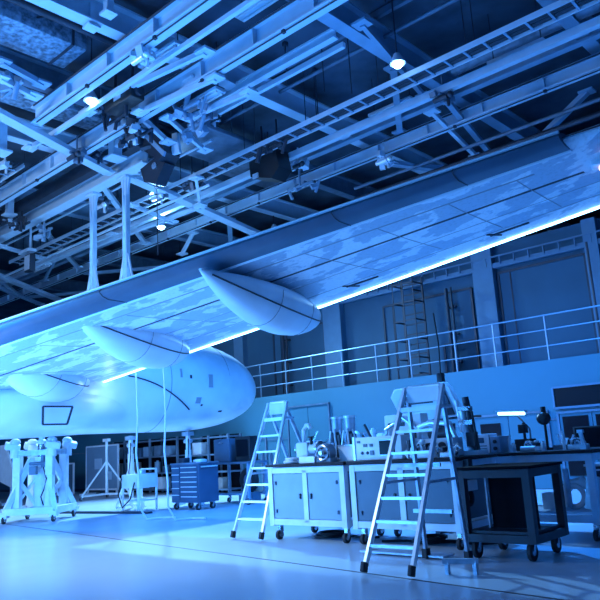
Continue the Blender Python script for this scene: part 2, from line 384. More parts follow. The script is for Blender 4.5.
for lab, a, za, b, zb, w, mt in [
    ('broad pale cross beam running from the runway down to the wing edge', (132, 178), 9.0, (262, 236), 8.7, .34, 'beamlight'),
    ('pale lower cross beam entering at the left edge above the wing', (-10, 272), 8.6, (62, 301), 8.5, .30, 'beamlight'),
    ('grey lower cross beam just under the pale one at the left edge', (-10, 284), 8.4, (40, 304), 8.4, .16, 'beam'),
    ('broad pale cross beam at the left edge below the crane beams', (-12, 108), 9.0, (108, 172), 8.95, .30, 'beamlight'),
    ('thin pale strut rising from the back beam left of the first post', (44, 281), 9.0, (60, 250), 9.5, .10, 'beam'),
    ('thin pale bar crossing behind the left hanging post', (30, 268), 8.8, (112, 234), 8.8, .09, 'beamlight'),
    ('thin pale bar between the two hanging posts', (95, 246), 8.7, (200, 207), 8.7, .10, 'beamlight'),
    ('thin slanting bar right of the right hanging post', (132, 205), 8.7, (172, 222), 8.7, .08, 'beamlight'),
    ('thin slanting bar left of the square floodlight', (0, 246), 8.6, (42, 258), 8.6, .10, 'beamlight'),
    ('short strut between the back beam and the wing edge near the small lamp', (182, 254), 8.6, (193, 233), 9.1, .10, 'beamlight'),
    ('short strut beside the black hoist', (196, 178), 8.8, (200, 205), 8.4, .08, 'beamlight'),
    ('pale bar over the crane motor', (120, 92), 9.2, (205, 52), 9.2, .10, 'beamlight'),
    ('pale bar below the crane motor', (140, 112), 9.0, (215, 78), 9.0, .09, 'beamlight'),
    ('slanting bar of the lattice right of the short hanger', (140, 116), 9.3, (168, 142), 8.9, .10, 'beamlight'),
    ('second slanting bar of the lattice right of the short hanger', (168, 118), 9.2, (205, 150), 9.0, .09, 'beamlight'),
    ('thin bar from lattice to the heater box', (190, 118), 9.1, (248, 92), 9.1, .08, 'beamlight'),
    ('pale bar in front of the foil duct end', (2, 62), 9.4, (42, 84), 9.4, .12, 'beam'),
    ('second pale bar in front of the foil duct end', (0, 78), 9.3, (34, 96), 9.3, .10, 'beamlight'),
    ('thin bar left of the near bright lamp', (30, 148), 9.2, (88, 112), 9.2, .07, 'beamlight'),
    ('slim cross bar at the upper right near the second bright lamp', (432, 112), 9.2, (476, 156), 9.1, .10, 'beamlight'),
    ('second slim cross bar right of the second bright lamp', (446, 100), 9.3, (494, 158), 9.2, .14, 'beam'),
    ('slanting brace dropping from the back beam above the wing tip', (587, 92), 9.2, (524, 154), 8.3, .16, 'beam'),
    ('pale cross bar through the bright right lamp', (362, 24), 9.6, (424, 96), 9.5, .10, 'beam')]:
    brace(lab, at(*a, za), at(*b, zb), w, mt)
for lab, a, z, n in [('black cluster of hooks at the end of the runway girder', (140, 136), 8.8, 7), ('pale machinery cluster above the hoist', (186, 108), 9.1, 9), ('pale bracket cluster left of the heater box', (196, 125), 9.0, 8),
                     ('dark clutter above the right hanging post', (118, 118), 9.1, 6), ('pale clutter beside the square floodlight', (44, 232), 8.5, 8), ('dark clutter above the square floodlight', (22, 226), 8.6, 6),
                     ('pale fittings under the back beam right of the heater', (300, 186), 8.85, 6), ('small pale fittings at the left edge', (12, 90), 9.3, 6), ('dark fittings on the cable tray', (268, 150), 8.9, 5)]:
    m = MB()
    for k in range(n):
        u, v, w_ = random.uniform(-.5, .5), random.uniform(-.25, .25), random.uniform(-.2, .2)
        if k % 2: m.box(u, v, w_, random.uniform(.08, .3), random.uniform(.06, .2), random.uniform(.06, .2), (random.uniform(-.6, .6), random.uniform(-.4, .4), random.uniform(-.8, .8)))
        else: m.tube((u, v, w_ - .15), (u + random.uniform(-.2, .2), v, w_ + .2), random.uniform(.03, .07), 10)
    m.bar((-.5, 0, 0), (.5, 0, 0), .06, .06).tube((0, 0, 0), (0, 0, .5), .03, 8)
    tag(m.build('beam_fitting', 'beamdark' if lab.startswith(('dark', 'black')) else 'beam', loc=at(*a, z)), lab, 'fitting')
tag(MB().box(0, 0, 0, 1.7, 2.0, .12, bev=.02).box(0, -.9, .1, 1.7, .1, .2).bar((.6, .4, 0), (.6, .4, 10.5 - 9.55), .03, .03).bar((-.6, .4, 0), (-.6, .4, 10.5 - 9.55), .03, .03).build('ceiling_panel', 'beammid', loc=at(206, 143, 9.55)), 'flat grey hanging panel right above the black hoist', 'panel')
# short vertical hangers with lattice
def hanger(label, s, t, z0, z1, w=.2, mt='beamlight'):
    m = MB().bar((0, 0, 0), (0, 0, z1 - z0), w, w); m.box(0, 0, .03, w * 1.8, w * 1.8, .05)
    return tag(m.build('beam_hanger', mt, loc=(s, t, z0)), label, 'hanger')
hanger('short hanger between crane beam and dark girder at far left', -20.6, 9.5, 8.95, 9.7)
hanger('short hanger right under the crane beam near the hoist', -14.75, 9.55, 8.9, 9.7, .25)
hanger('short hanger at the left end of the upper crane beam', -15.8, 7.0, 8.7, 9.7, .25)
hanger('short post standing on the upper crane beam near the top', -10.4, 6.6, 9.55, 10.6, .14)
hanger('second short post standing on the upper crane beam', -11.0, 6.6, 9.55, 10.1, .14)
# crane runway with the dark girder and the two hanging posts
r = thing('crane_runway', 'bright crane runway rail with black girder above the wing root', 'crane', -30, 10.3, 8.85)
MB().bar((0, 0, .05), (15.6, 0, .05), .34, .05).bar((0, 0, .25), (15.6, 0, .25), .05, .4).bar((0, 0, .45), (15.6, 0, .45), .24, .05).build('runway_rail', 'beamlight', r)
MB().bar((4, -.42, .45), (15.9, -.42, .45), .25, .36).build('girder', 'beamdark', r)
m = MB()
for k in range(12): m.bar((1.5 + k * 1.2, 0, .45), (1.5 + k * 1.2, 0, .9), .1, .1)
m.build('brackets', 'beam', r)
def drop_post(label, s, zlow):
    r = thing('hanging_post', label, 'post', s, 10.4, 8.86)
    h = 8.86 - zlow
    m = MB().bar((-.075, 0, 0), (-.075, 0, -h), .04, .12).bar((.075, 0, 0), (.075, 0, -h), .04, .12); m.build('channel', 'beamlight', r)
    m = MB()
    for k in range(int(h / .28)): m.bar((-.07, .05, -.2 - k * .28), (.07, .05, -.2 - k * .28), .04, .1)
    m.build('batten_plates', 'beam', r)
    MB().box(0, 0, -.03, .42, .3, .06).prism([(-.2, -.05), (.2, -.05), (.11, -.5), (-.11, -.5)], 'y', -.03, .03).build('head_plate', 'beamlight', r)
    MB().bar((-.09, 0, -2.2), (-.32, 0, -2.95), .04, .06).bar((.09, 0, -2.2), (.3, 0, -2.95), .04, .06).build('stay', 'beamlight', r)
drop_post('left and wider of the two pale hanging posts behind the wing', -17.2, 5.55)
drop_post('right and slimmer of the two pale hanging posts behind the wing', -15.55, 5.6)
# hoist
r = thing('crane_hoist', 'black wedge-shaped crane hoist hanging at the end of the runway', 'hoist', -13.75, 10.2, 9.1); r.scale = (.8, .8, .8)
MB().prism([(-.3, .35), (.55, .25), (.75, -.55), (.45, -.75), (-.45, -.05)], 'y', -.35, .25).build('housing', 'darkcart', r)
MB().prism([(-.75, -.6), (-.55, -1.1), (.05, -1.35), (.55, -.8), (.1, -.45)], 'y', -.2, .2).build('drum_cover', 'darkcart', r)
MB().prism([(-.38, .42), (-.25, .5), (.78, -.55), (.7, -.68)], 'y', -.38, -.3).build('edge_strip', 'beam', r)
MB().tube((.05, -.25, -.75), (.05, .25, -.75), .12, 14).build('sheave', 'steel', r)
MB().tube((-.15, 0, -1.25), (-.15, 0, -3.6), .013, 6).build('wire_rope', 'beamdark', r)
MB().sphere(-.15, 0, -1.35, .07).build('hook_block', 'steel', r)
MB().box(0, 0, .45, .5, .4, .3).tube((-.3, -.3, .5), (-.3, .3, .5), .12, 12).tube((.3, -.3, .5), (.3, .3, .5), .12, 12).build('trolley', 'beamdark', r)
MB().prism([(.75, .15), (1.0, .1), (1.1, -.6), (.7, -.55)], 'y', -.05, .05).build('side_plate', 'beamlight', r)
r = thing('crane_motor', 'black crane motor box hung between the two upper beams', 'motor', -12.3, 8.2, 9.1); r.scale = (.85, .85, .85)
MB().box(0, 0, 0, 1.25, .42, .36, bev=.04).build('casing', 'black', r)
MB().tube((-.75, 0, .02), (-.45, 0, .02), .15, 14).build('motor', 'darkcart', r)
MB().tube((.45, 0, .02), (.72, 0, .02), .13, 14).build('motor', 'darkcart', r)
MB().box(0, -.22, .02, .3, .02, .12).build('label_plate', 'alu', r)
MB().bar((-.4, 0, .15), (-.4, 0, 1.4), .05, .05).bar((.4, 0, .15), (.4, 0, 1.4), .05, .05).build('bracket', 'beamdark', r)
MB().tube((.1, 0, -.15), (.1, 0, -.5), .05, 10).build('hook', 'beamdark', r)
r = thing('unit_heater', 'black heater box hanging under the cable tray left of centre', 'heater', -12.4, 12.9, 8.75); r.scale = (.72, .72, .8)
MB().prism([(-.8, .4), (.6, .5), (.75, -.2), (.35, -.5), (-.75, -.15)], 'y', -.35, .35).build('casing', 'black', r)
MB().box(-.45, -.38, -.2, .28, .06, .16).build('pale_panel', 'alu', r)  # plain aluminium plate, paler than the casing
MB().bar((-.4, 0, .35), (-.4, 0, 1.7), .05, .05).bar((.4, 0, .35), (.4, 0, 1.7), .05, .05).build('bracket', 'beamdark', r)
# foil duct, galvanised ducts
r = thing('insulated_duct', 'foil-wrapped insulated ventilation duct in the top left corner', 'duct', -12.1, 1.0, 9.95)
MB().box(-.55, 3.1, .1, 1.0, 6.2, .4, bev=.05).build('duct_body', 'duct', r)
for k in range(4): MB().box(-.55, .6 + k * 1.75, .1, 1.06, .05, .46).build('duct_flange', 'beamdark', r)
m = MB()
for k in range(3): m.bar((.05, 1 + k * 2, .1), (.05, 2 + k * 2, .7), .03, .03)
m.build('duct_hangers', 'beamdark', r)
r = thing('insulated_duct', 'smaller foil-wrapped duct left of the large one', 'duct', -15.2, 3.0, 10.05)
MB().box(0, 4, .05, .8, 8, .36, bev=.04).build('duct_body', 'duct', r)
for k in range(5): MB().box(0, .5 + k * 1.5, .05, .86, .05, .42).build('duct_flange', 'beamdark', r)
r = thing('insulated_duct', 'grey box duct beyond the hoist at mid left', 'duct', -15.2, 13.6, 10.1)
MB().box(0, 1.8, .1, 1.2, 3.6, .4, bev=.04).build('duct_body', 'galv', r)
tag(MB().tube((0, 0, 0), (0, 9, 0), .07, 12).build('ceiling_pipe', 'beamdark', loc=(-14.4, .5, 9.9)), 'black pipe running beside the foil duct at the left edge', 'pipe')
tag(MB().tube((0, 0, 0), (0, 7.5, 0), .07, 12).build('ceiling_pipe', 'beamdark', loc=(-11.55, .5, 9.85)), 'black pipe between foil duct and pale rafter', 'pipe')
# ceiling fixtures, switched off
def fixture(label, s, t, z, L=1.3, w=.32):
    r = thing('ceiling_light', label, 'light', s, t, z)
    m = MB().box(0, 0, .06, L, w, .08, bev=.01); m.build('housing', 'beamlight', r)
    for y in (-w / 4, w / 4): MB().tube((-L / 2 + .06, y, .0), (L / 2 - .06, y, .0), .03, 10).build('tube', 'diff', r)
    for x in (-L / 2 + .1, L / 2 - .1): MB().tube((x, 0, .1), (x, 0, 10.6 - z), .012, 6).build('hanger_rod', 'beamdark', r)
for a in [('unlit tube light near the top edge left of centre', -8.7, 9.0, 10.0), ('unlit tube light beside the crane motor', -10.9, 8.2, 9.5), ('unlit tube light at the upper right', -5.5, 13.6, 9.3),
          ('unlit tube light above the right end of the cable tray', -9.0, 13.9, 9.5), ('unlit tube light between the two crane beams', -11.5, 9.8, 9.3), ('unlit tube light just left of the black heater box', -15.5, 12.7, 9.3),
          ('unlit tube light low at the far left', -25.0, 12.8, 8.7), ('unlit tube light at the left edge over the tray', -16.8, 6.9, 9.4), ('unlit tube light beyond the hanging posts', -23.5, 18.0, 8.9)]: fixture(*a)
# lit lamps
def lamp(label, s, t, z, r_=.1):
    r = thing('high_bay_lamp', label, 'lamp', s, t, z)
    MB().tube((0, 0, .08), (0, 0, .3), .17, 20, .07).build('reflector', 'beamlight', r)
    MB().sphere(0, 0, .06, r_, (1, 1, .7)).build('bulb', 'lampglow', r)
    MB().tube((0, 0, .28), (0, 0, 10.6 - z), .015, 6).build('stem', 'beamdark', r)
lamp('bright glaring lamp at the upper left under the crane beam', -12.74, 7.64, 9.0, .10)
lamp('bright glaring lamp right of the ceiling centre', -7.23, 11.54, 9.0, .11)
lamp('small lit lamp right of the hanging posts', -18.99, 14.12, 9.0, .12)
lamp('faint distant lit lamp behind the heater box', -16.9, 17.6, 9.0, .07)
# unlit floodlight at the left
r = thing('floodlight', 'square white floodlight hanging by the left end of the runway', 'floodlight', -22.2, 11.0, 8.0)
MB().box(0, 0, 0, .42, .2, .62, bev=.03).build('housing', 'beamdark', r)
MB().box(0, -.11, 0, .34, .02, .5).build('lens', 'alu', r)
MB().bar((0, 0, .3), (0, 0, 1.7), .06, .06).box(-.2, 0, .45, .7, .3, .1).build('bracket', 'beamlight', r)
# hanging rods in the dark bay and small clutter on the beams
m_specs = [(-9.3, 11.6, 9.3), (-8.6, 11.7, 9.0), (-10.2, 12.4, 9.2), (-6.8, 9.7, 9.7), (-6.6, 10.3, 9.6), (-9.9, 11.0, 9.5)]
for i, (s, t, z) in enumerate(m_specs):
    o = MB().tube((0, 0, 0), (0, 0, 10.6 - z), .014, 6).box(0, 0, 10.55 - z, .1, .1, .1).build('hanging_rod', 'beamdark', loc=(s, t, z))
    tag(o, 'thin black rod hanging from the dark ceiling bay', 'rod', 'hanging rods of the dark ceiling bay')
labs = ['junction box on the upper crane beam', 'valve cluster on the pale crane beam', 'pulley block under the pale crane beam', 'bracket cluster on the short double beam', 'clamp cluster beside the hoist', 'bracket cluster left of the hoist',
        'pipe fitting under the back beam right of centre', 'pipe fitting at the end of the cable tray', 'cable clamp on the far left runway', 'fitting block above the left hanging post', 'fitting block right of the heater box', 'clamp block under the tube at the upper right',
        'valve block near the left edge of the roof', 'small fitting behind the near lamp', 'cable drum on the beam over the hoist', 'fitting over the right hanging post']
pos = [(-10.4, 7.4, 9.0), (-15.0, 8.6, 8.85), (-13.0, 9.0, 8.8), (-12.3, 10.3, 9.3), (-14.3, 9.6, 9.3), (-15.4, 9.4, 9.2), (-10.1, 15.0, 8.85), (-14.9, 12.2, 8.9), (-21.5, 9.9, 9.1), (-18.0, 11.2, 8.95), (-12.0, 13.6, 8.95), (-7.2, 13.3, 8.95),
       (-17.5, 7.9, 9.2), (-13.4, 8.3, 9.4), (-12.7, 11.2, 9.8), (-16.2, 12.0, 8.9)]
for i, (lab, p) in enumerate(zip(labs, pos)):
    r = thing('beam_fitting', lab, 'fitting', *p)
    m = MB()
    for k in range(5):
        a, b, c = [random.uniform(-.22, .22) for _ in range(3)]
        m.box(a, b, c * .7, random.uniform(.1, .26), random.uniform(.06, .16), random.uniform(.08, .2), (random.uniform(-.4, .4), 0, random.uniform(-.5, .5)))
    m.bar((-.25, 0, 0), (.25, 0, 0), .05, .05).bar((0, -.2, 0), (0, .2, 0), .05, .05).tube((0, 0, 0), (0, 0, .5), .025, 6)
    m.build('bracket', 'beamlight' if i % 2 == 0 else 'beammid', r)
    MB().tube((-.2, -.12, -.1), (.15, -.12, -.1), .06, 10).sphere(.22, -.1, -.08, .08, n=10).tube((.1, 0, -.05), (.1, 0, -.28), .035, 8).build('coupling', 'beamdark' if i % 3 else 'alu', r)
#@@GALLERY
# gallery railing
r = thing('gallery_railing', 'grey steel railing along the gallery over the back wall', 'railing', -34, 16.75, 3.04)
m = MB()
for z in (.36, .76, 1.12): m.tube((0, 0, z), (34, 0, z), .016 if z < 1 else .02, 8)
m.build('rails', 'rail', r)
for s in (-33, -31.5, -30, -28.5, -27, -25.5, -24, -22.5, -21, -19.6, -18.3, -17.1, -15.9, -14.75, -13.5, -12.2, -11.0, -9.55, -8.4, -7.0, -5.55, -4.2, -2.8, -1.5):
    MB().bar((s + 34, 0, 0), (s + 34, 0, 1.13), .032, .032).build('post', 'rail', r)
# caged wall ladder on the gallery
r = thing('wall_ladder', 'dark caged ladder fixed to the gallery wall', 'ladder', -11.2, 17.45, 3.04)
for x in (-.36, .36): MB().bar((x, 0, 0), (x, 0, 3.0), .05, .05).build('stile', 'beamdark', r)
m = MB()
for k in range(10): m.bar((-.36, 0, .15 + k * .3), (.36, 0, .15 + k * .3), .035, .035)
m.build('rungs', 'beamdark', r)
m = MB()
for x in (-.36, 0, .36):
    m.bar((x, -.5, .3), (x, -.5, 3.0), .025, .025)
for k in range(5):
    z = .6 + k * .55; m.bar((-.36, 0, z), (-.36, -.5, z), .025, .04).bar((.36, 0, z), (.36, -.5, z), .025, .04).bar((-.36, -.5, z), (.36, -.5, z), .025, .04)
m.build('cage', 'beamdark', r)
MB().bar((0, 0, .2), (0, .5, .2), .04, .04).bar((0, 0, 2.7), (0, .5, 2.7), .04, .04).build('wall_bracket', 'beamdark', r)
for lab, s, z1 in [('dark downpipe on the gallery wall right of the caged ladder', -10.2, 5.6), ('thin dark downpipe at the far right of the gallery wall', -6.05, 6.0), ('dark downpipe on the gallery wall above the round fuselage end', -16.9, 5.5)]:
    m = MB().tube((0, 0, 0), (0, 0, z1 - 3.04), .05, 10).tube((.16, 0, 0), (.16, 0, z1 - 3.04), .03, 8)
    for k in range(3): m.box(.08, .1, .4 + k * .8, .3, .14, .05)
    tag(m.build('downpipe', 'beamdark', loc=(s, 17.75 if s != -10.2 else 17.7, 3.04)), lab, 'pipe')
#@@AIRCRAFT
# ================================================================== AIRCRAFT
SF, ZF, RF, TE_ = -15.15, 3.13, 1.22, 14.35
ac = thing('aircraft', 'white aircraft on jacks with its wing stretching over the hangar', 'aircraft', SF, 8, 0)
def L3(s, t, z): return (s - SF, t - 8, z)      # hangar grid to aircraft space
rings = []
prof = []
for k in range(15): a = k / 14 * pi / 2; prof.append((TE_ - 2.9 * (1 - sin(a)), RF * max(.02, cos(a)) ** .9))
stations = [(-6, RF), (-2, RF), (2, RF), (5, RF), (8, RF), (10, RF)] + prof
for t, rr in stations:
    rings.append([L3(SF + rr * cos(2 * pi * j / 48), t, ZF - .18 * (1 - rr / RF) + rr * sin(2 * pi * j / 48)) for j in range(48)])
fu = MB().loft(rings).build('fuselage', 'paint', ac)
def hoop(t, r, w=.012, mt='seam', a0=0, a1=2 * pi, name='skin_joint'):
    n = 40; rr_ = []
    for i in range(n + 1):
        a = a0 + (a1 - a0) * i / n
        rr_.append([L3(SF + r * cos(a), t - w, ZF + r * sin(a)), L3(SF + (r + .006) * cos(a), t - w, ZF + (r + .006) * sin(a)), L3(SF + (r + .006) * cos(a), t + w, ZF + (r + .006) * sin(a)), L3(SF + r * cos(a), t + w, ZF + r * sin(a))])
    return MB().loft(rr_).build(name, mt, fu)
hoop(10.6, RF, .01, 'seamlight', -pi * .5, pi * .5)
def rad_at(t):
    x = max(0, min(1, 1 - (TE_ - t) / 2.9)); a = math.asin(x) if t > TE_ - 2.9 else 0; return RF * max(.02, cos(a)) ** .9
hoop(12.6, rad_at(12.6) - .012, .01, 'seamlight', -pi * .5, pi * .6)
def skinpatch(name, t, a, w, h, mt):            # small plate following the skin
    rr = rad_at(t); zc = ZF - .18 * (1 - rr / RF)
    p = L3(SF + rr * cos(a), t, zc + rr * sin(a))
    return MB().box(*p, .02, w, h, (0, -a, 0)).build(name, mt, fu)
skinpatch('cabin_window', 11.2, radians(4), .06, .09, 'seam'); skinpatch('cabin_window', 11.85, radians(0), .14, .34, 'seamlight'); skinpatch('window_pane', 11.86, radians(0), .07, .24, 'seam')
m = MB(); pts = []
for k in range(14):
    u = k / 13; t = 9.35 + u * 1.95; a = radians(2 - 8 * u - 30 * u * u); pts.append(L3(SF + (RF + .004) * cos(a), t, ZF + (RF + .004) * sin(a)))
m.path(pts, .018, 6).build('skin_seal', 'seam', fu)
skinpatch('access_hatch', 11.5, radians(-24), .16, .16, 'seamlight'); skinpatch('static_port', 11.65, radians(-30), .06, .05, 'seam')
skinpatch('drain_port', 12.4, radians(-40), .12, .05, 'seam'); skinpatch('antenna_plate', 10.9, radians(8), .06, .22, 'seamlight')
# belly fairing
rings = []
for k in range(17):
    u = k / 16; t = 2 + u * 9.4; f = sin(pi * min(1, max(0, u)) ** .9) ** .35 if 0 < u < 1 else .03
    rings.append([L3(SF + (1.34 * f) * cos(a) * (1 if abs(cos(a)) < .7 else .96), t, ZF - .48 + (.80 * (.35 + .65 * f) * (sin(a) if sin(a) < 0 else .5 * sin(a)))) for a in [2 * pi * j / 32 for j in range(32)]])
bf = MB().loft(rings).build('belly_fairing', 'paint', ac)
# outlined square hatch on the fairing's side
def hatch(s, t0, t1, z0, z1):
    f = MB()
    for a, b in (((s, t0, z0), (s - .0, t1, z0)), ((s, t1, z0), (s, t1 + .12, z1)), ((s, t1 + .12, z1), (s, t0, z1)), ((s, t0, z1), (s, t0, z0))): f.bar(L3(*a), L3(*b), .035, .035)
    return f
hatch(SF + 1.33, 7.2, 7.75, 2.08, 2.45).build('hatch_outline', 'seam', bf)

# wing -----------------------------------------------------------
def LE(s): return (4.61 + .363 * (s + 10.2), 3.28 + .154 * (s + 10.2))
def TEe(s):
    t = 9.12 + .07 * (s + 7.8); return (t, 3.69 + (.108 if s < -7.8 else .118) * (s + 7.8))
def wsec(s, c0=0.0, c1=1.0, n=10, thk=None, drop=0.0):
    """closed aerofoil slice between chord fractions c0 and c1"""
    (t0, z0), (t1, z1) = LE(s), TEe(s); ch = t1 - t0; th = (.05 * ch + .08) if thk is None else thk
    def up(c): return th * (1.48 * sqrt(max(c, 0)) - .63 * c - 1.76 * c * c + 1.42 * c ** 3 - .51 * c ** 4) * 1.0
    def lo(c): return -up(c) * .62
    cs = [c0 + (c1 - c0) * (k / n) ** 1.6 for k in range(n + 1)]
    pts = [(c, up(c)) for c in cs] + [(c, lo(c) - .004) for c in reversed(cs)]
    return [L3(s, t0 + ch * c, z0 + (z1 - z0) * c + h - drop) for c, h in pts]
SS = [-14.6, -13, -11, -9, -7, -5, -3.5, -2.6]
MB().loft([wsec(s, .0, 1.0, 14) for s in SS]).build('wing', 'wing', ac)
wing = [o for o in ac.children if o.name.startswith('wing')][0]
# wing tip
r1 = wsec(-2.6, 0, 1, 14); rings = [r1]
for k, (ds, f) in enumerate([(.5, .97), (.9, .86), (1.2, .62), (1.3, .3)]):
    s = -2.6 + ds; base = wsec(s, 0, 1, 14); cen = Vector((0, 0, 0))
    for p in base: cen += Vector(p)
    cen /= len(base); cen.y += .15 * k
    rings.append([tuple(cen + (Vector(p) - cen) * f) for p in base])
MB().loft(rings).build('wing_tip', 'wing', ac)
# slat: a polished nose in front of the wing, with a dark band and a lower lip
def slatring(s, th=.0):
    (t0, z0), (t1, z1) = LE(s), TEe(s); ch = t1 - t0; h = .017 * ch + .06
    prof_ = [(.10 * ch * .9 + .05, h * .95), (.02, h * .86), (-.10, h * .45), (-.14, 0), (-.09, -h * .42), (.0, -h * .70), (.11 * ch * .75 + .03, -h * .78), (.11 * ch * .75 + .03, -h * .55), (.02, -h * .3), (-.03, 0), (.0, h * .4), (.10 * ch * .9, h * .8)]
    return [L3(s, t0 + a, z0 + b) for a, b in prof_]
MB().loft([slatring(s) for s in [-14.4, -12, -10, -8, -6, -4.5, -2.6]]).build('leading_edge_slat', 'slat', ac)
rr_ = []
for s in [-14.4, -12, -10, -8, -6, -4.5, -2.6]:
    p = Vector(slatring(s)[6]); rr_.append([p + Vector((0, .03 * cos(a) - .01, .024 * sin(a) + .005)) for a in [2 * pi * j / 8 for j in range(8)]])
MB().loft(rr_).build('slat_lip', 'paint', ac)
rr_ = []
for s in [-14.4, -12, -10, -8, -6, -4.5, -2.6]:
    p = Vector(slatring(s)[2]); rr_.append([p + Vector((0, .03 * cos(a) - .01, .018 * sin(a) + .012)) for a in [2 * pi * j / 8 for j in range(8)]])
MB().loft(rr_).build('slat_highlight', 'paint', ac)  # white strip standing in for the highlight along the slat's upper edge
def wing_under(s, c, off=.01):
    (t0, z0), (t1, z1) = LE(s), TEe(s); ch = t1 - t0; th = .05 * ch + .08
    u = th * (1.48 * sqrt(c) - .63 * c - 1.76 * c * c + 1.42 * c ** 3 - .51 * c ** 4)
    return L3(s, t0 + ch * c, z0 + (z1 - z0) * c - u * .62 - off)
def seam(c0, c1, s0, s1, w, name, mt='seam', n=14):
    m = MB(); rr_ = []
    for i in range(n + 1):
        s = s0 + (s1 - s0) * i / n; c = c0 + (c1 - c0) * i / n; p = Vector(wing_under(s, c, .0))
        rr_.append([p + Vector((0, -w / 2, -.007)), p + Vector((0, w / 2, -.007)), p + Vector((0, w / 2, .02)), p + Vector((0, -w / 2, .02))])
    return m.loft(rr_).build(name, mt, wing)
seam(.40, .40, -14, -2.7, .05, 'spar_seam')
seam(.60, .60, -14, -2.6, .012, 'panel_seam', 'seamlight'); seam(.80, .80, -14, -2.6, .018, 'flap_seam', 'seamlight')
seam(.20, .22, -14, -3.1, .03, 'slat_gap', 'seamlight')
for s in (-8.35, -5.1, -3.7):
    pr_ = [Vector(q) for q in slatring(s)]; m = MB()
    for a_, b_ in zip(pr_[1:6], pr_[2:7]): m.bar(a_, b_, .012, .012)
    m.build('slat_joint', 'seam', ac)
for s in (-12.5, -10.6, -8.9, -6.0, -5.0, -4.1, -3.3):
    m = MB(); a = Vector(wing_under(s, .22, .0)); b = Vector(wing_under(s, .78, .0))
    pts = [Vector(wing_under(s, .22 + .56 * k / 6, .003)) for k in range(7)]
    for p, q in zip(pts, pts[1:]): m.bar(p, q, .01, .01)
    m.build('rib_joint', 'seamlight', wing)
for s in (-6.75, -4.35):
    m = MB(); pts = [Vector(wing_under(s + d * .1, .80 + d * .09, .01)) for d in (0, 1)]
    m.bar(pts[0], pts[1], .03, .02); q = Vector(wing_under(s + .55, .845, .01)); m.bar(pts[0] + Vector((0, .1, 0)), q, .03, .02)
    m.build('hinge_slot', 'seam', wing)
# light strip on the trailing edge
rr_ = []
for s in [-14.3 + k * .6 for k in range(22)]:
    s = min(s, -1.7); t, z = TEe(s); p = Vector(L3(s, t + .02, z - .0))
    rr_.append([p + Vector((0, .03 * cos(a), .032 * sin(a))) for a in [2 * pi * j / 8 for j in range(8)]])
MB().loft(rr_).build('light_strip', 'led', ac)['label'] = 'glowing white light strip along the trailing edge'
MB().sphere(*L3(-2.42, 8.15, 4.28), .06, (1.6, 1, .7), 12).build('navigation_lamp', 'orange', ac)['label'] = 'small glowing orange lamp'
MB().box(*L3(-2.42, 8.15, 4.34), .34, .22, .08, (0, 0, .3), .02).build('lamp_housing', 'alu', ac)
# flap track fairings
def FP(u): return max(.05, max(0, sin(pi * min(1, max(0, u)) ** 1.15)) ** .68)
def fairing(p, q, wd_, dp):
    p = Vector(L3(*p)); q = Vector(L3(*q)); d = q - p; rings = []; side = Vector((d.y, -d.x, 0)).normalized()
    n = 22
    for k in range(n + 1):
        u = k / n; f = FP(u)
        c = p + d * u; ring = []
        for j in range(24):
            a = 2 * pi * j / 24; ring.append(c + side * (wd_ * f * cos(a)) + Vector((0, 0, (dp * (sin(a) if sin(a) < 0 else sin(a) * .30)) * f)))
        rings.append(ring)
    o = MB().loft(rings).build('flap_track_fairing', 'paint', ac)
    # dark joint line along the shoulder, and a cross joint
    m = MB(); pts = []
    for k in range(1, n):
        u = k / n; f = FP(u); a = -.5
        pts.append(p + d * u + side * (wd_ * f * cos(a) * 1.004) + Vector((0, 0, dp * sin(a) * f)))
    m.path(pts, .012, 6); m.build('shoulder_joint', 'seam', o)
    for u in (.42, .72):
        m = MB(); f = FP(u); pts = [p + d * u + side * (wd_ * f * cos(a) * 1.002) + Vector((0, 0, dp * sin(a) * f * 1.002)) for a in [-pi * j / 14 for j in range(15)]]
        m.path(pts, .006, 6); m.build('cross_joint', 'seamlight', o)
fairing((-6.75, 5.62, 3.62), (-7.75, 9.05, 3.45), .44, .50)
fairing((-9.45, 5.4, 3.46), (-10.9, 8.68, 3.31), .50, .54)
fairing((-12.5, 5.5, 3.28), (-14.3, 8.45, 3.04), .64, .62)
# hoses hanging from the belly
for lab, s, zt in [('left of the two pale hoses dangling from the wing edge to the floor', -12.85, 3.10), ('right of the two pale hoses dangling from the wing edge to the floor', -11.95, 3.22)]:
    t, z = TEe(s)
    m = MB().path([(0, 0, z - .03), (.02, .02, 2.2), (-.02, .0, 1.4), (.04, .03, .8), (.0, .05, .3), (.05, .2, .03), (.2, .5, .03), (.5, .6, .03)], .02)
    tag(m.build('air_hose', 'cable', loc=(s, t + .05, 0)), lab, 'hose')
#@@GROUND
# ================================================================== GROUND EQUIPMENT, LEFT
def caster(m_, x, y, h=.12, r=.06, w=.035, rz=0.):
    pass
def add_casters(root, pts, r=.06, h=.14):
    for x, y in pts:
        c = MB().bar((x, y, h), (x, y, r * 1.6), .05, .07).bar((x - .028, y, r * 2.1), (x - .028, y - .03, r), .008, .05).bar((x + .028, y, r * 2.1), (x + .028, y - .03, r), .008, .05).build('caster', 'steel', root)
        MB().tube((x - .02, y - .03, r), (x + .02, y - .03, r), r, 18).build('wheel', 'rubber', c)
        MB().tube((x - .024, y - .03, r), (x + .024, y - .03, r), r * .45, 12).build('wheel_hub', 'steel', c)
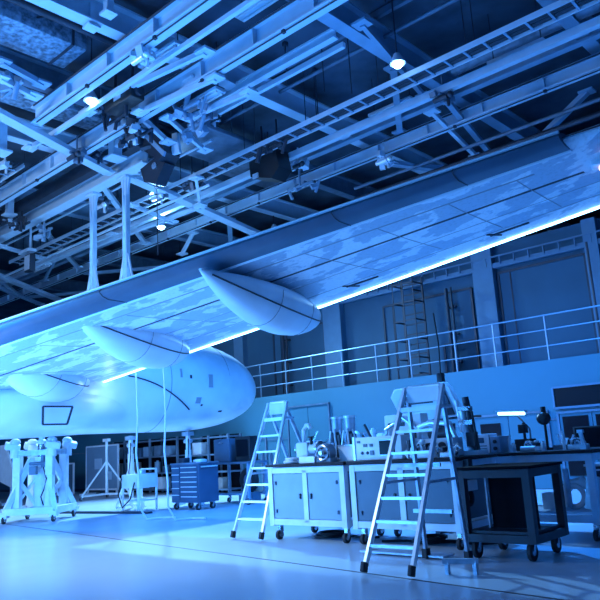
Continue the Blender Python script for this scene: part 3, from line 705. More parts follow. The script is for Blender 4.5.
# big hydraulic aircraft jack
r = thing('aircraft_jack', 'large white tripod jack holding up the belly at far left', 'jack', -16.15, 8.4, 0, rz=radians(38))
MB().tube((0, 0, .3), (0, 0, 1.45), .17, 24).tube((0, 0, .2), (0, 0, .32), .24, 24).build('cylinder', 'white', r)
MB().tube((0, 0, 1.4), (0, 0, 1.78), .09, 18).build('ram', 'steel', r)
MB().sphere(0, 0, 1.8, .12, (1, 1, .6)).tube((0, 0, 1.82), (0, 0, 1.98), .07, 16).build('jack_head', 'white', r)
for k, a in enumerate([radians(x) for x in (45, 135, 225, 315)]):
    c, s_ = cos(a), sin(a); R0 = .82
    m = MB().bar((c * R0, s_ * R0, .24), (c * .24, s_ * .24, 1.42), .12, .12).bar((c * R0, s_ * R0, .24), (c * R0, s_ * R0, .12), .16, .16)
    m.build('leg', 'white', r)
    m = MB().bar((c * .55, s_ * .55, .26), (c * .55, s_ * .55, 1.62), .17, .17)
    m.build('upright', 'white', r)
    m = MB().bar((c * .62, s_ * .62, 1.05), (c * .1, s_ * .1, .35), .09, .09).bar((c * .62, s_ * .62, .3), (c * .1, s_ * .1, 1.0), .05, .05)
    m.build('cross_brace', 'white', r)
q = .58
m = MB()
for a, b in (((-q, -q), (q, -q)), ((q, -q), (q, q)), ((q, q), (-q, q)), ((-q, q), (-q, -q))): m.bar((*a, .25), (*b, .25), .14, .15)
m.build('base_frame', 'white', r)
m = MB()
for a, b in (((-.44, -.44), (.44, -.44)), ((.44, -.44), (.44, .44)), ((.44, .44), (-.44, .44)), ((-.44, .44), (-.44, -.44))): m.bar((*a, 1.55), (*b, 1.55), .08, .12)
m.build('top_frame', 'aludark', r)
for x, y in ((-.44, -.44), (.44, -.44), (.44, .44), (-.44, .44)):
    MB().tube((x, y, 1.45), (x, y, 1.75), .11, 14).box(x * 1.1, y * 1.1, 1.72, .34, .2, .16, (.3, .2, .6), .03).sphere(x, y, 1.82, .12, (1, 1, .7), 12).build('lifting_pad', 'white', r)
MB().tube((.2, -.35, 1.2), (.2, -.35, 1.62), .05, 10).tube((-.1, -.4, 1.3), (.35, -.4, 1.3), .04, 10).box(0, -.42, 1.15, .16, .12, .2).build('pump', 'beammid', r)
MB().path([(.2, -.36, 1.25), (.35, -.5, .95), (.3, -.52, .7), (.18, -.4, .55), (.2, -.3, .35)], .016).build('hydraulic_hose', 'black', r)
add_casters(r, [(-q, -q), (q, -q), (q, q), (-q, q)], .085, .2)
# second jack (its twin, right behind the left edge)
def stand_tripod(label, s, t, h, spread=.75):
    r = thing('tripod_stand', label, 'stand', s, t)
    MB().tube((0, 0, .14), (0, 0, h), .045, 14).build('mast', 'white', r)
    for k in range(3):
        a = radians(-95 + 120 * k); x, y = cos(a) * spread, sin(a) * spread
        MB().bar((0, 0, .16), (x, y, .14), .06, .06).bar((x, y, .14), (0, 0, h * .62), .045, .045).build('leg', 'white', r)
        add_casters(r, [(x, y)], .05, .13)
    MB().box(0, 0, h - .05, .3, .12, .1).build('head', 'white', r)
    return r
stand_tripod('slim white tripod stand on castors right of the large jack', -21.6, 13.6, 2.0, .9)
# display board behind the tripod
r = thing('display_board', 'pale tall board on feet directly behind the slim tripod stand', 'board', -24.3, 15.1)
MB().box(0, 0, 1.0, 2.2, .05, 1.6, bev=.01).build('board', 'cabpanel', r)
MB().bar((-1.1, 0, .2), (-1.1, 0, 1.82), .06, .06).bar((1.1, 0, .2), (1.1, 0, 1.82), .06, .06).bar((-1.1, 0, 1.82), (1.1, 0, 1.82), .06, .06).bar((-1.1, 0, .2), (1.1, 0, .2), .06, .06).build('frame', 'white', r)
for x in (-1.0, 1.0): MB().bar((x, -.35, .03), (x, .35, .03), .06, .06).bar((x, 0, .03), (x, 0, .25), .06, .06).build('foot', 'white', r)
MB().box(-.2, -.04, 1.15, .5, .02, .4).box(.5, -.04, .7, .4, .02, .3).build('papers', 'beamlight', r)
# glass cabinet
def open_cabinet(label, s, t, w, d, h, mt='white', pm='cabpanel2'):
    r = thing('equipment_cabinet', label, 'cabinet', s, t)
    m = MB()
    for x in (-w / 2, w / 2):
        for y in (-d / 2, d / 2): m.bar((x, y, 0), (x, y, h), .06, .06)
    for z in (.05, h - .03):
        for a, b in (((-w / 2, -d / 2), (w / 2, -d / 2)), ((w / 2, -d / 2), (w / 2, d / 2)), ((w / 2, d / 2), (-w / 2, d / 2)), ((-w / 2, d / 2), (-w / 2, -d / 2))): m.bar((*a, z), (*b, z), .06, .06)
    m.build('frame', mt, r)
    MB().box(0, 0, h / 2, w - .05, d - .05, h - .1).build('body', pm, r)
    for x in (-w / 4, w / 4):
        dr = MB().box(x, -d / 2 + .0, h / 2, w / 2 - .08, .03, h - .2).build('door', 'cabpanel', r)
        MB().bar((x * .3, -d / 2 - .03, h * .45), (x * .3, -d / 2 - .03, h * .6), .02, .02).build('handle', 'steel', dr)
    return r
open_cabinet('white-framed low cabinet between the jack and the display board', -27.6, 14.9, 1.9, .7, 1.25)
open_cabinet('grey cabinet at the left edge behind the jack', -29.5, 12.6, 2.2, .7, 1.2)
r = thing('leaning_panel', 'white tapered panel propped up behind the jack at the left edge', 'panel', -24.2, 11.4)
MB().prism([(-1.6, 1.0), (-1.5, 2.0), (-.3, 2.0), (.65, .75), (.3, .55)], 'y', -.04, .04).build('panel', 'white', r)
for x in (-1.2, .2): MB().bar((x, 0, 0), (x, 0, 1.0 if x < 0 else .7), .06, .06).bar((x, -.3, .03), (x, .3, .03), .06, .06).build('foot', 'aludark', r)
# ground dark mat strip
tag(MB().prism([(-.09, 0), (.09, 0), (.05, .05), (-.05, .05)], 'x', 0, 3.6).build('cable_ramp', 'beamdark', loc=(-17.8, 9.62, 0), rz=radians(8)), 'long dark cable ramp lying on the floor right of the jack', 'cable ramp')
tag(MB().prism([(-.2, 0), (.2, 0), (.15, .05), (-.15, .05)], 'x', 0, 3.2).build('cable_ramp', 'beamdark', loc=(-24.0, 10.2, 0), rz=radians(5)), 'short dark cable ramp at the left edge behind the jack', 'cable ramp')
# shelving with goods
def shelving(label, s0, s1, t, h, n, seed, group):
    rnd = random.Random(seed); L = s1 - s0; D = .55
    r = thing('storage_rack', label, 'rack', s0, t)
    nb = max(2, int(round(L / 1.7)))
    for k in range(nb + 1):
        MB().bar((L * k / nb, -D / 2, 0), (L * k / nb, -D / 2, h), .07, .07).bar((L * k / nb, D / 2, 0), (L * k / nb, D / 2, h), .07, .07).build('upright', 'beammid', r)
    zs = [.12 + (h - .2) * k / n for k in range(n + 1)]
    for z in zs: MB().box(L / 2, 0, z, L, D, .05).build('shelf', 'beammid', r)
    MB().box(L / 2, D / 2 + .02, h / 2, L, .02, h).build('back_panel', 'darkpanel', r)
    words = ['lowest', 'second', 'third', 'fourth']
    for j, z in enumerate(zs[:-1]):
        x = .25; c = 0
        while x < L - .5:
            w = rnd.uniform(.3, .55); hh = rnd.uniform(.2, .42); k = rnd.random()
            if rnd.random() < .75:
                mt = rnd.choice(['white', 'card', 'cabpanel', 'beammid', 'tool'])
                kind = rnd.choice(['carton', 'canister', 'crate'])
                if kind == 'canister': m = MB().tube((0, 0, 0), (0, 0, hh), w * .36, 16).tube((0, 0, hh), (0, 0, hh + .05), w * .15, 12)
                elif kind == 'crate': m = MB().box(0, 0, hh / 2, w, .36, hh, bev=.01).box(0, -.185, hh * .8, w * .9, .02, .04).box(0, -.185, hh * .3, w * .9, .02, .04)
                else: m = MB().box(0, 0, hh / 2, w, .36, hh, bev=.006).box(0, -.182, hh / 2, .06, .006, hh)
                o = m.build(kind, mt, loc=(s0 + x, t, z + .026))
                tag(o, '%s on the %s shelf of the %s' % ({'carton': 'taped carton', 'canister': 'round canister', 'crate': 'ribbed crate'}[kind], words[j], group), kind, '%ss on the %s shelf of the %s' % (kind, words[j], group))
            x += w + rnd.uniform(.12, .3)
shelving('long dark storage rack below the fuselage', -25.2, -20.3, 15.9, 1.95, 3, 3, 'long dark rack')
shelving('short dark storage rack behind the tool trolley', -19.6, -17.6, 15.9, 1.9, 3, 9, 'short dark rack')
# landing gear / support stands below the fuselage
def gear_stand(label, s, t, h):
    r = thing('support_stand', label, 'stand', s, t)
    MB().tube((0, 0, .1), (0, 0, h), .06, 14).tube((0, 0, h * .5), (0, 0, h * .75), .085, 14).build('strut', 'white', r)
    for k, a in enumerate([radians(x) for x in (20, 140, 260)]):
        x, y = .42 * cos(a), .42 * sin(a); MB().bar((x, y, .05), (0, 0, h * .6), .05, .05).bar((x, y, .04), (0, 0, .12), .05, .05).build('leg', 'white', r)
    MB().box(0, 0, h - .06, .26, .2, .1).tube((-.14, 0, h - .25), (.14, 0, h - .25), .05, 10).build('cradle', 'aludark', r)
    MB().path([(.07, -.05, h * .9), (.16, -.12, h * .7), (.05, -.1, h * .5), (.1, -.1, h * .3)], .013).build('hose', 'black', r)
gear_stand('left white support stand under the round end of the fuselage', -16.3, 11.0, 1.88)
gear_stand('right white support stand under the round end of the fuselage', -15.0, 11.9, 1.9)
# white service chair / cart
r = thing('service_cart', 'white service cart with hoses left of the tool trolley', 'cart', -15.55, 10.75)
for x, y in ((-.32, -.28), (.32, -.28), (.32, .28), (-.32, .28)): MB().bar((x, y, 0.0), (x, y, .75 if y < 0 else 1.0), .04, .04).build('leg', 'white', r)
MB().box(0, 0, .72, .72, .62, .34, bev=.03).build('tank', 'white', r)
MB().box(0, 0, .25, .68, .6, .04).build('shelf', 'white', r)
MB().bar((-.32, .28, 1.0), (.32, .28, 1.0), .04, .04).build('handle', 'white', r)
MB().path([(-.3, -.34, .8), (-.36, -.4, .4), (-.1, -.45, .1), (.2, -.42, .3), (.3, -.36, .7)], .018).build('hose', 'black', r)
MB().tube((.1, 0, .88), (.1, 0, 1.0), .1, 14).build('filler_cap', 'aludark', r)
# tool trolley
def drawers(root, w, h0, h1, d, n, mt, x0=0., hm='alu'):
    dz = (h1 - h0) / n
    for k in range(n):
        dr = MB().box(x0, -d / 2 - .008, h0 + dz * (k + .5), w, .02, dz - .015).build('drawer', mt, root)
        MB().box(x0, -d / 2 - .03, h0 + dz * (k + .8), w * .94, .03, .018).build('handle', hm, dr)
r = thing('tool_trolley', 'blue-grey tool trolley with seven drawers below the fuselage end', 'tool trolley', -13.95, 11.25)
MB().box(0, 0, .62, 1.05, .62, .90, bev=.012).build('body', 'tool', r)
drawers(r, .62, .22, 1.02, .62, 7, 'tool', .18)
drawers(r, .28, .22, 1.02, .62, 5, 'tool', -.33)
MB().box(0, 0, 1.085, 1.1, .66, .04, bev=.01).build('top_tray', 'beammid', r)
MB().bar((.56, -.25, 1.0), (.56, .25, 1.0), .03, .03).build('push_handle', 'alu', r)
add_casters(r, [(-.42, -.22), (.42, -.22), (-.42, .22), (.42, .22)], .075, .18)
for lab, x, y, w, d, h, mt, nm in [('small white box on the right end of the tool trolley', .36, -.1, .22, .16, .07, 'white', 'parts_box'), ('flat white case in the middle of the tool trolley top', .1, .1, .3, .2, .06, 'alu', 'parts_box'), ('dark block tool on the left end of the trolley top', -.4, 0, .2, .2, .12, 'beamdark', 'parts_box')]:
    o = MB().box(0, 0, h / 2, w, d, h, bev=.01).box(0, -d / 2, h * .5, w * .3, .012, h * .25).build(nm, mt, loc=(-13.95 + x, 11.25 + y, 1.106)); tag(o, lab, 'box')
# dark table and tyre behind the trolley
r = thing('work_table', 'dark table on castors right behind the tool trolley', 'table', -13.9, 12.65)
MB().box(0, 0, 1.02, 1.5, .7, .05).build('table_top', 'beammid', r)
for x in (-.7, .7):
    for y in (-.3, .3): MB().bar((x, y, .14), (x, y, 1.0), .06, .06).build('leg', 'beam', r)
MB().bar((-.7, -.3, .25), (.7, -.3, .25), .05, .05).bar((-.7, .3, .25), (.7, .3, .25), .05, .05).build('stretcher', 'beam', r)
add_casters(r, [(-.7, -.3), (.7, -.3), (-.7, .3), (.7, .3)], .06, .16)
r = thing('spare_wheel', 'black tyre standing below the dark table', 'wheel', -13.5, 12.65, .28)
MB().torus(0, 0, .30, .22, .10, 'y', 26, 12).build('tyre', 'rubber', r); MB().tube((0, -.06, .30), (0, .06, .30), .15, 20).build('rim', 'beammid', r)
MB().box(0, 0, -.14, .5, .3, .27).build('chock', 'beammid', r)
r = thing('crate', 'square grey case on the dark table behind the trolley', 'case', -14.25, 12.65, 1.046)
MB().box(0, 0, .3, .62, .5, .6, bev=.02).build('body', 'cabpanel2', r); MB().box(0, -.26, .5, .16, .03, .03).build('latch', 'steel', r)
r = thing('crate', 'black screen box at the right end of the dark table', 'case', -13.5, 12.6, 1.046)
MB().box(0, 0, .32, .55, .3, .62, bev=.02).build('body', 'black', r); MB().box(0, -.155, .34, .42, .02, .42).build('screen', 'darkpanel', r)
# bottle stand by the wall
r = thing('gas_bottle_rack', 'two slim dark cylinders standing by the wall right of the dark table', 'cylinder rack', -15.6, 15.4)
for x in (-.18, .18): MB().tube((x, 0, .06), (x, 0, 1.15), .06, 14).tube((x, 0, 1.15), (x, 0, 1.3), .03, 10).build('cylinder', 'beammid', r)
MB().box(0, 0, .03, .7, .4, .06).bar((-.33, .15, 0), (-.33, .15, .9), .03, .03).bar((.33, .15, 0), (.33, .15, .9), .03, .03).bar((-.33, .15, .7), (.33, .15, .7), .03, .03).build('frame', 'beammid', r)
#@@BENCH
# ================================================================== BENCHES
def bench(label, s0, s1, t0, d, h, fm, pm, doors=True, fw=.085, topmat='top', label_top=None, name='work_bench'):
    L = s1 - s0; r = thing(name, label, 'workbench', s0, t0)
    for x in (fw / 2, L - fw / 2):
        for y in (fw / 2, d - fw / 2): MB().bar((x, y, .2), (x, y, h - .05), fw, fw).build('leg', fm, r)
    m = MB()
    for z in (.26, h - .09):
        m.box(L / 2, fw / 2, z, L - fw, fw * .9, fw); m.box(L / 2, d - fw / 2, z, L - fw, fw * .9, fw)
        m.box(fw / 2, d / 2, z, fw * .9, d - fw, fw); m.box(L - fw / 2, d / 2, z, fw * .9, d - fw, fw)
    if doors: m.box(L / 2, fw / 2, h / 2 + .08, fw, fw * .9, h - .35)
    m.build('frame', fm, r)
    MB().box(L / 2, d / 2, h - .02, L + .05, d + .05, .04, bev=.006).build('bench_top', topmat, r)
    if doors:
        w = (L - 3 * fw) / 2
        for k in range(2):
            x = fw + w / 2 + k * (w + fw); dr = MB().box(x, .03, (h + .17) / 2, w - .02, .025, h - .45).build('door', pm, r)
            MB().box(x + (-w * .4 if k else w * .4), .005, (h + .17) / 2, .02, .03, .07).build('handle', 'black', dr)
            MB().box(x + w * .4 * (1 if k else -1), .01, h * .38, .02, .03, .05).box(x + w * .4 * (1 if k else -1), .01, h * .75, .02, .03, .05).build('hinge', 'cabpanel2', dr)
        MB().box(L / 2, d * .5, (h + .17) / 2, L - .1, d - .16, h - .5).build('carcass', pm, r)
    add_casters(r, [(.1, .12), (L - .1, .12), (.1, d - .1), (L - .1, d - .1)], .068, .2)
    return r
BH = 1.08
bench('left white-framed workbench with two light panels, beside the left ladder', -7.72, -6.25, 7.62, 1.0, BH, 'frame', 'cabpanel')
bench('middle white-framed workbench with two dark panels, behind the right ladder', -6.15, -4.5, 7.62, 1.0, BH, 'frame', 'cabpanel2')
r = bench('right workbench with an open bright frame behind the dark cart', -5.05, -3.3, 8.75, .95, BH, 'frame', 'cabpanel2', doors=False)
# goods on the lower shelf of the right bench
MB().box(.88, .45, .33, 1.7, .85, .03).build('lower_shelf', 'frame', r)
# dark rolling cart in front
def cart():
    L, d, h, fw = .86, .85, .95, .085
    r = thing('rolling_cart', 'dark open-sided rolling cart in front of the right workbench', 'cart', -4.26, 7.2)
    for x in (fw / 2, L - fw / 2):
        for y in (fw / 2, d - fw / 2): MB().bar((x, y, .18), (x, y, h), fw, fw).build('post', 'darkcart', r)
    m = MB()
    for z in (.22, h - .05):
        m.box(L / 2, fw / 2, z, L - fw, fw * .95, fw); m.box(L / 2, d - fw / 2, z, L - fw, fw * .95, fw); m.box(fw / 2, d / 2, z, fw * .95, d - fw, fw); m.box(L - fw / 2, d / 2, z, fw * .95, d - fw, fw)
    m.build('frame', 'darkcart', r)
    MB().box(L / 2, d / 2, h + .012, L + .04, d + .03, .03).build('cart_top', 'darkpanel', r)
    MB().box(.5, .32, .60, .54, .03, .60).build('front_panel', 'darkpanel', r)
    MB().bar((.2, .3, .3), (.2, .3, .88), .02, .05).build('panel_edge', 'aludark', r)
    MB().box(L / 2, d / 2, .28, L - .1, d - .1, .03).build('floor_plate', 'darkcart', r)
    add_casters(r, [(.12, .12), (L - .1, .12), (.12, d - .12), (L - .1, d - .12)], .095, .26)
cart()
# goods inside / below the right bench
r = thing('engine_part', 'jumble of white ducting on the lower shelf of the right bench', 'engine part', -3.7, 9.2, .346)
MB().path([(-.3, 0, .1), (-.1, .1, .3), (.1, -.1, .35), (.3, 0, .12)], .06).torus(0, -.15, .16, .13, .035, 'y').box(-.3, -.1, .1, .2, .2, .2).build('ducting', 'white', r)
MB().tube((-.05, -.2, .03), (-.05, -.2, .5), .04, 10).box(.25, -.15, .2, .15, .12, .4, (0, .2, 0)).build('bracket', 'aludark', r)

# ---- ladders
def ladder(label, s, t, h, wb, wt, dp, nr, outrig=False, rz=0., lean=0., topback=.62):
    r = thing('step_ladder', label, 'ladder', s, t, 0, rz=rz)
    def F(u, side): # front stile
        return Vector((side * (wb / 2 + (wt / 2 - wb / 2) * u) + lean * u, topback * u, .04 + (h - .04) * u))
    for sd in (-1, 1):
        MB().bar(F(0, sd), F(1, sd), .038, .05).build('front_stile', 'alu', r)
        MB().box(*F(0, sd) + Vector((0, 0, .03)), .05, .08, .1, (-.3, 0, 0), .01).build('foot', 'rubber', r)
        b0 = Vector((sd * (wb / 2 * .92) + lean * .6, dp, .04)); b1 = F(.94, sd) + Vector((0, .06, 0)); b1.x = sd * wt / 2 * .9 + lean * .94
        MB().bar(b0, b1, .03, .055).build('rear_stile', 'aludark', r)
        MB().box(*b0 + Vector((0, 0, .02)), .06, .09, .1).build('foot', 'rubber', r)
        MB().bar(F(.45, sd) + Vector((0, .02, 0)), b0 + (b1 - b0) * .48, .02, .03).build('stay', 'aludark', r)
    for k in range(nr):
        u = (k + 1) / (nr + 1.15); a, b = F(u, -1), F(u, 1)
        MB().bar(a + Vector((0, .01, 0)), b + Vector((0, .01, 0)), .06, .03).build('tread', 'alu', r)
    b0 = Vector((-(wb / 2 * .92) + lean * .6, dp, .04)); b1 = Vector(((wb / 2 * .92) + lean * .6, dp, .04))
    MB().bar(b0 + Vector((.02, -.2, .5)), b1 + Vector((-.02, -.2, .5)), .03, .04).build('rear_rail', 'aludark', r)
    MB().bar(b0 + Vector((0.04, -.32, 1.0)), b1 + Vector((-.04, -.32, 1.0)), .03, .04).build('rear_rail', 'aludark', r)
    # top: platform and guard frame with a tray
    T = F(.9, 0); 
    MB().box(lean * .88, topback * .88 + .1, .04 + (h - .04) * .87, wt + .04, .26, .035).build('platform', 'alu', r)
    pl = MB(); a, b = F(.9, -1), F(.9, 1); c, d_ = F(1.0, -1), F(1.0, 1)
    pl.path([a, c + Vector((.0, 0, -.04)), c + Vector((.05, 0, .0)), d_ + Vector((-.05, 0, .0)), d_ + Vector((0, 0, -.04)), b], .022); pl.build('guard_rail', 'alu', r)
    MB().bar(F(.95, -1) + Vector((.04, .03, 0)), F(.95, 1) + Vector((-.04, .03, 0)), .03, h * .085).build('tool_tray', 'white', r)
    if outrig:
        MB().bar((-.30, .0, .10), (1.0 * wb + .1, .05, .1), .05, .05).build('stabiliser', 'aludark', r)
    return r
ladder('pale aluminium step ladder standing at the left end of the benches', -8.1, 7.5, 2.05, .62, .42, 1.75, 7, topback=.8)
ladder('larger aluminium step ladder standing in front of the middle workbench', -4.42, 5.97, 1.9, .58, .50, 1.05, 7, topback=.85, lean=.08)
tag(MB().bar((0, 0, .12), (.32, .14, .12), .05, .05).bar((.04, .015, 0), (.04, .015, .12), .04, .04).bar((.29, .12, 0), (.29, .12, .12), .04, .04).build('stabiliser_bar', 'aludark', loc=(-3.98, 6.3, 0)), 'low aluminium stabiliser bar on the floor right of the larger ladder', 'bar')
tag(MB().bar((0, 0, .03), (1.2, -.05, .03), .22, .02).bar((0.1, .0, 0.0), (.1, .0, .04), .2, .05).build('floor_tray', 'aludark', loc=(-5.6, 7.15, 0)), 'flat aluminium plate on the floor under the middle bench', 'plate')
tag(MB().path([(0, 0, .02), (.3, .15, .02), (.7, .05, .02), (.9, .3, .02), (1.3, .2, .02), (1.5, .4, .02)], .018).build('floor_cable', 'black', loc=(-5.9, 7.9, 0)), 'black cable winding across the floor under the middle bench', 'cable')

# ---- things on the benches
def part_cluster(name, label, cat, s, t, z, parts):
    r = thing(name, label, cat, s, t, z)
    for nm, mt, m in parts: m.build(nm, mt, r)
    return r
Z1 = BH + .001
# white pump on the left bench
part_cluster('hydraulic_pump', 'white pump with elbow pipes at the left end of the left bench', 'pump', -7.28, 8.1, Z1, [
    ('base_plate', 'aludark', MB().box(0, 0, .02, .5, .3, .04)),
    ('body', 'white', MB().box(-.08, 0, .17, .24, .2, .26, bev=.03).tube((-.2, 0, .2), (.2, 0, .2), .08, 18)),
    ('elbow_pipe', 'white', MB().path([(-.1, 0, .28), (-.1, 0, .48), (-.04, 0, .55), (.02, 0, .55), (.04, 0, .5)], .035)),
    ('flange', 'steel', MB().tube((.19, 0, .2), (.22, 0, .2), .11, 18).tube((-.22, 0, .2), (-.2, 0, .2), .1, 18)),
    ('valve', 'black', MB().tube((.1, -.06, .26), (.1, -.06, .36), .025, 10).torus(.1, -.06, .37, .045, .01))])
part_cluster('hose_coil', 'coiled pale hose at the front of the left bench', 'hose', -7.36, 7.8, Z1, [
    ('coil', 'cable', MB().torus(0, 0, .025, .12, .024).torus(.02, 0, .065, .11, .022)), ('fitting', 'steel', MB().tube((.1, .0, .03), (.26, .05, .03), .025, 10))])
part_cluster('gearbox', 'dark round gearbox lying at the front right of the left bench', 'gearbox', -6.68, 7.77, Z1, [
    ('housing', 'beammid', MB().tube((0, -.06, .13), (0, .08, .13), .13, 22).box(0, .02, .03, .26, .16, .06)),
    ('ring', 'steel', MB().torus(0, -.065, .13, .1, .018, 'y')), ('shaft', 'alu', MB().tube((0, -.12, .13), (0, -.02, .13), .03, 12)),
    ('bolts', 'black', MB().sphere(.06, -.08, .13, .014).sphere(-.06, -.08, .13, .014).sphere(0, -.08, .19, .014).sphere(0, -.08, .07, .014))])
for i, (ds, lab) in enumerate([(0, 'left of the twin tall actuator canisters on the left bench'), (.25, 'right of the twin tall actuator canisters on the left bench')]):
    part_cluster('actuator', lab, 'actuator', -6.92 + ds, 8.36, Z1, [
        ('canister', 'aludark', MB().tube((0, 0, .42), (0, 0, .62), .08, 22)), ('cap', 'alu', MB().tube((0, 0, .62), (0, 0, .65), .09, 22)),
        ('body', 'beamdark', MB().tube((0, 0, .04), (0, 0, .43), .065, 18).box(.05, -.05, .3, .12, .1, .16)),
        ('base', 'steel', MB().tube((0, 0, 0), (0, 0, .05), .12, 20)),
        ('pipes', 'alu', MB().path([(-.1, -.07, .02), (-.11, -.09, .2), (-.07, -.08, .44)], .014).path([(.02, -.11, .02), (.05, -.12, .25), (.02, -.1, .46)], .016).path([(.12, -.04, .02), (.13, -.06, .3), (.08, -.05, .45)], .014))])
part_cluster('tube_assembly', 'angled dark tube frame leaning right of the twin canisters', 'frame', -6.28, 8.4, Z1, [
    ('tubes', 'beamdark', MB().tube((-.15, 0, .5), (.12, 0, .02), .02, 10).tube((-.2, 0, .35), (.02, 0, .02), .016, 10)), ('clamp', 'alu', MB().box(-.03, 0, .27, .1, .06, .05)), ('foot', 'beamdark', MB().box(.03, 0, .01, .3, .16, .02))])
part_cluster('parts_tray', 'white parts tray between the pump and the gearbox', 'tray', -6.98, 7.80, Z1, [
    ('tray', 'white', MB().box(0, 0, .01, .3, .22, .02).box(-.145, 0, .05, .012, .22, .08).box(.145, 0, .05, .012, .22, .08).box(0, -.105, .05, .3, .012, .08).box(0, .105, .05, .3, .012, .08)),
    ('fittings', 'steel', MB().tube((-.1, 0, .04), (.08, .02, .06), .025, 10).sphere(.08, -.04, .06, .035).box(-.04, .05, .07, .08, .05, .05))])
part_cluster('valve_block', 'silver valve block behind the pump on the left bench', 'valve', -7.45, 8.4, Z1, [
    ('block', 'alu', MB().box(0, 0, .16, .2, .2, .32, bev=.015)), ('ports', 'beamdark', MB().tube((-.04, -.12, .22), (-.04, .0, .22), .03, 12).tube((.05, -.12, .12), (.05, 0, .12), .03, 12)), ('lever', 'steel', MB().bar((0, 0, .32), (.1, 0, .46), .02, .02))])
part_cluster('plastic_bin', 'plain white bin at the right end of the left bench', 'bin', -6.42, 8.06, Z1, [
    ('bin', 'white', MB().prism([(-.14, 0), (.14, 0), (.17, .22), (-.17, .22)], 'y', -.12, .12)), ('rim', 'aludark', MB().box(0, 0, .22, .36, .27, .015))])
# white chassis with dark screen on the middle bench
part_cluster('test_console', 'white test console with a small dark screen on the middle bench', 'console', -5.75, 7.93, Z1, [
    ('housing', 'white', MB().box(0, 0, .155, .78, .34, .31, bev=.012)), ('screen', 'glass', MB().box(.16, -.175, .16, .24, .015, .18)),
    ('bezel', 'aludark', MB().box(.16, -.172, .26, .27, .012, .015).box(.16, -.172, .06, .27, .012, .015)),
    ('controls', 'beammid', MB().box(-.2, -.175, .2, .06, .015, .04).box(-.1, -.175, .2, .05, .015, .04).sphere(-.26, -.175, .1, .022).sphere(-.17, -.175, .1, .022).box(-.09, -.175, .1, .06, .015, .06).box(-.31, -.175, .25, .05, .015, .03)),
    ('corner_post', 'alu', MB().bar((-.39, -.17, 0), (-.39, -.17, .32), .03, .03))])
# long rack of parts behind (second row)
r = bench('rear workbench in shade behind the three front benches', -9.3, -6.7, 10.4, .8, 1.02, 'beammid', 'cabpanel2', doors=True, name='rear_work_bench')
r = thing('parts_shelf', 'long low shelf crowded with small parts on the rear workbench', 'shelf', -9.1, 10.8, 1.02)
MB().box(1.1, 0, .02, 2.2, .4, .04).box(1.1, .18, .18, 2.2, .03, .3).box(1.1, 0, .33, 2.2, .36, .03).box(0, 0, .18, .04, .4, .3).box(2.2, 0, .18, .04, .4, .3).box(1.1, 0, .18, .04, .4, .3).build('shelf_body', 'beammid', r)
rnd = random.Random(5)
adj = ['silver', 'white', 'dark', 'grey']; 
x = -8.98; k = 0
plist = ['filter', 'bottle', 'valve', 'can', 'bearing']
while x < -7.0:
    kind = plist[k % 5]; mt, ad = rnd.choice([('alu', 'silver'), ('white', 'white'), ('beamdark', 'dark'), ('cabpanel', 'grey')]); h = rnd.uniform(.10, .2); rr = rnd.uniform(.04, .075)
    m = MB()
    if kind in ('filter', 'can'): m.tube((0, 0, 0), (0, 0, h), rr, 14).tube((0, 0, h), (0, 0, h + .03), rr * .6, 12)
    elif kind == 'bottle': m.tube((0, 0, 0), (0, 0, h * .7), rr, 14).tube((0, 0, h * .7), (0, 0, h), rr, 14, rr * .3)
    elif kind == 'valve': m.box(0, 0, h / 2, .12, .1, h, bev=.01).tube((-.1, 0, h * .6), (.1, 0, h * .6), .03, 10)
    else: m.torus(0, 0, rr + .032, rr, .03, 'y')
    lv = 'upper board' if k % 2 == 0 else 'lower board'
    tag(m.build(kind, mt, loc=(x, 10.70, 1.02 + (.346 if k % 2 == 0 else .042))), 'small %s %s on the %s of the crowded parts shelf' % (ad, kind, lv), kind, '%s %ss on the %s of the parts shelf' % (ad, kind, lv))
    x += .105 if k % 2 == 0 else .09; k += 1
# stack of units and engine parts behind the right ladder
part_cluster('valve_manifold', 'white manifold with dark ports behind the rungs of the larger ladder', 'manifold', -5.05, 8.16, Z1, [
    ('block', 'white', MB().box(0, 0, .12, .6, .26, .24, bev=.02)), ('ports', 'beamdark', MB().tube((-.2, -.15, .13), (-.2, 0, .13), .05, 14).tube((-.04, -.15, .13), (-.04, 0, .13), .05, 14).tube((.14, -.15, .13), (.14, 0, .13), .06, 14)),
    ('upper_pipe', 'alu', MB().path([(-.28, 0, .2), (-.28, 0, .4), (-.1, 0, .45), (.2, 0, .42), (.27, 0, .22)], .035)),
    ('motor', 'beamdark', MB().tube((-.12, .02, .3), (.18, .02, .3), .07, 16))])
part_cluster('pneumatic_unit', 'pale pneumatic unit stacked with pipes right behind the larger ladder', 'unit', -5.7, 8.42, Z1, [
    ('body', 'white', MB().box(0, 0, .3, .62, .2, .6, bev=.02)), ('vents', 'beamdark', MB().box(-.1, -.105, .46, .28, .012, .05).box(.12, -.105, .3, .2, .012, .08).box(-.16, -.105, .2, .16, .012, .06)),
    ('pipe', 'aludark', MB().path([(-.28, -.14, .05), (-.25, -.15, .4), (.05, -.15, .55), (.27, -.14, .38)], .028))])
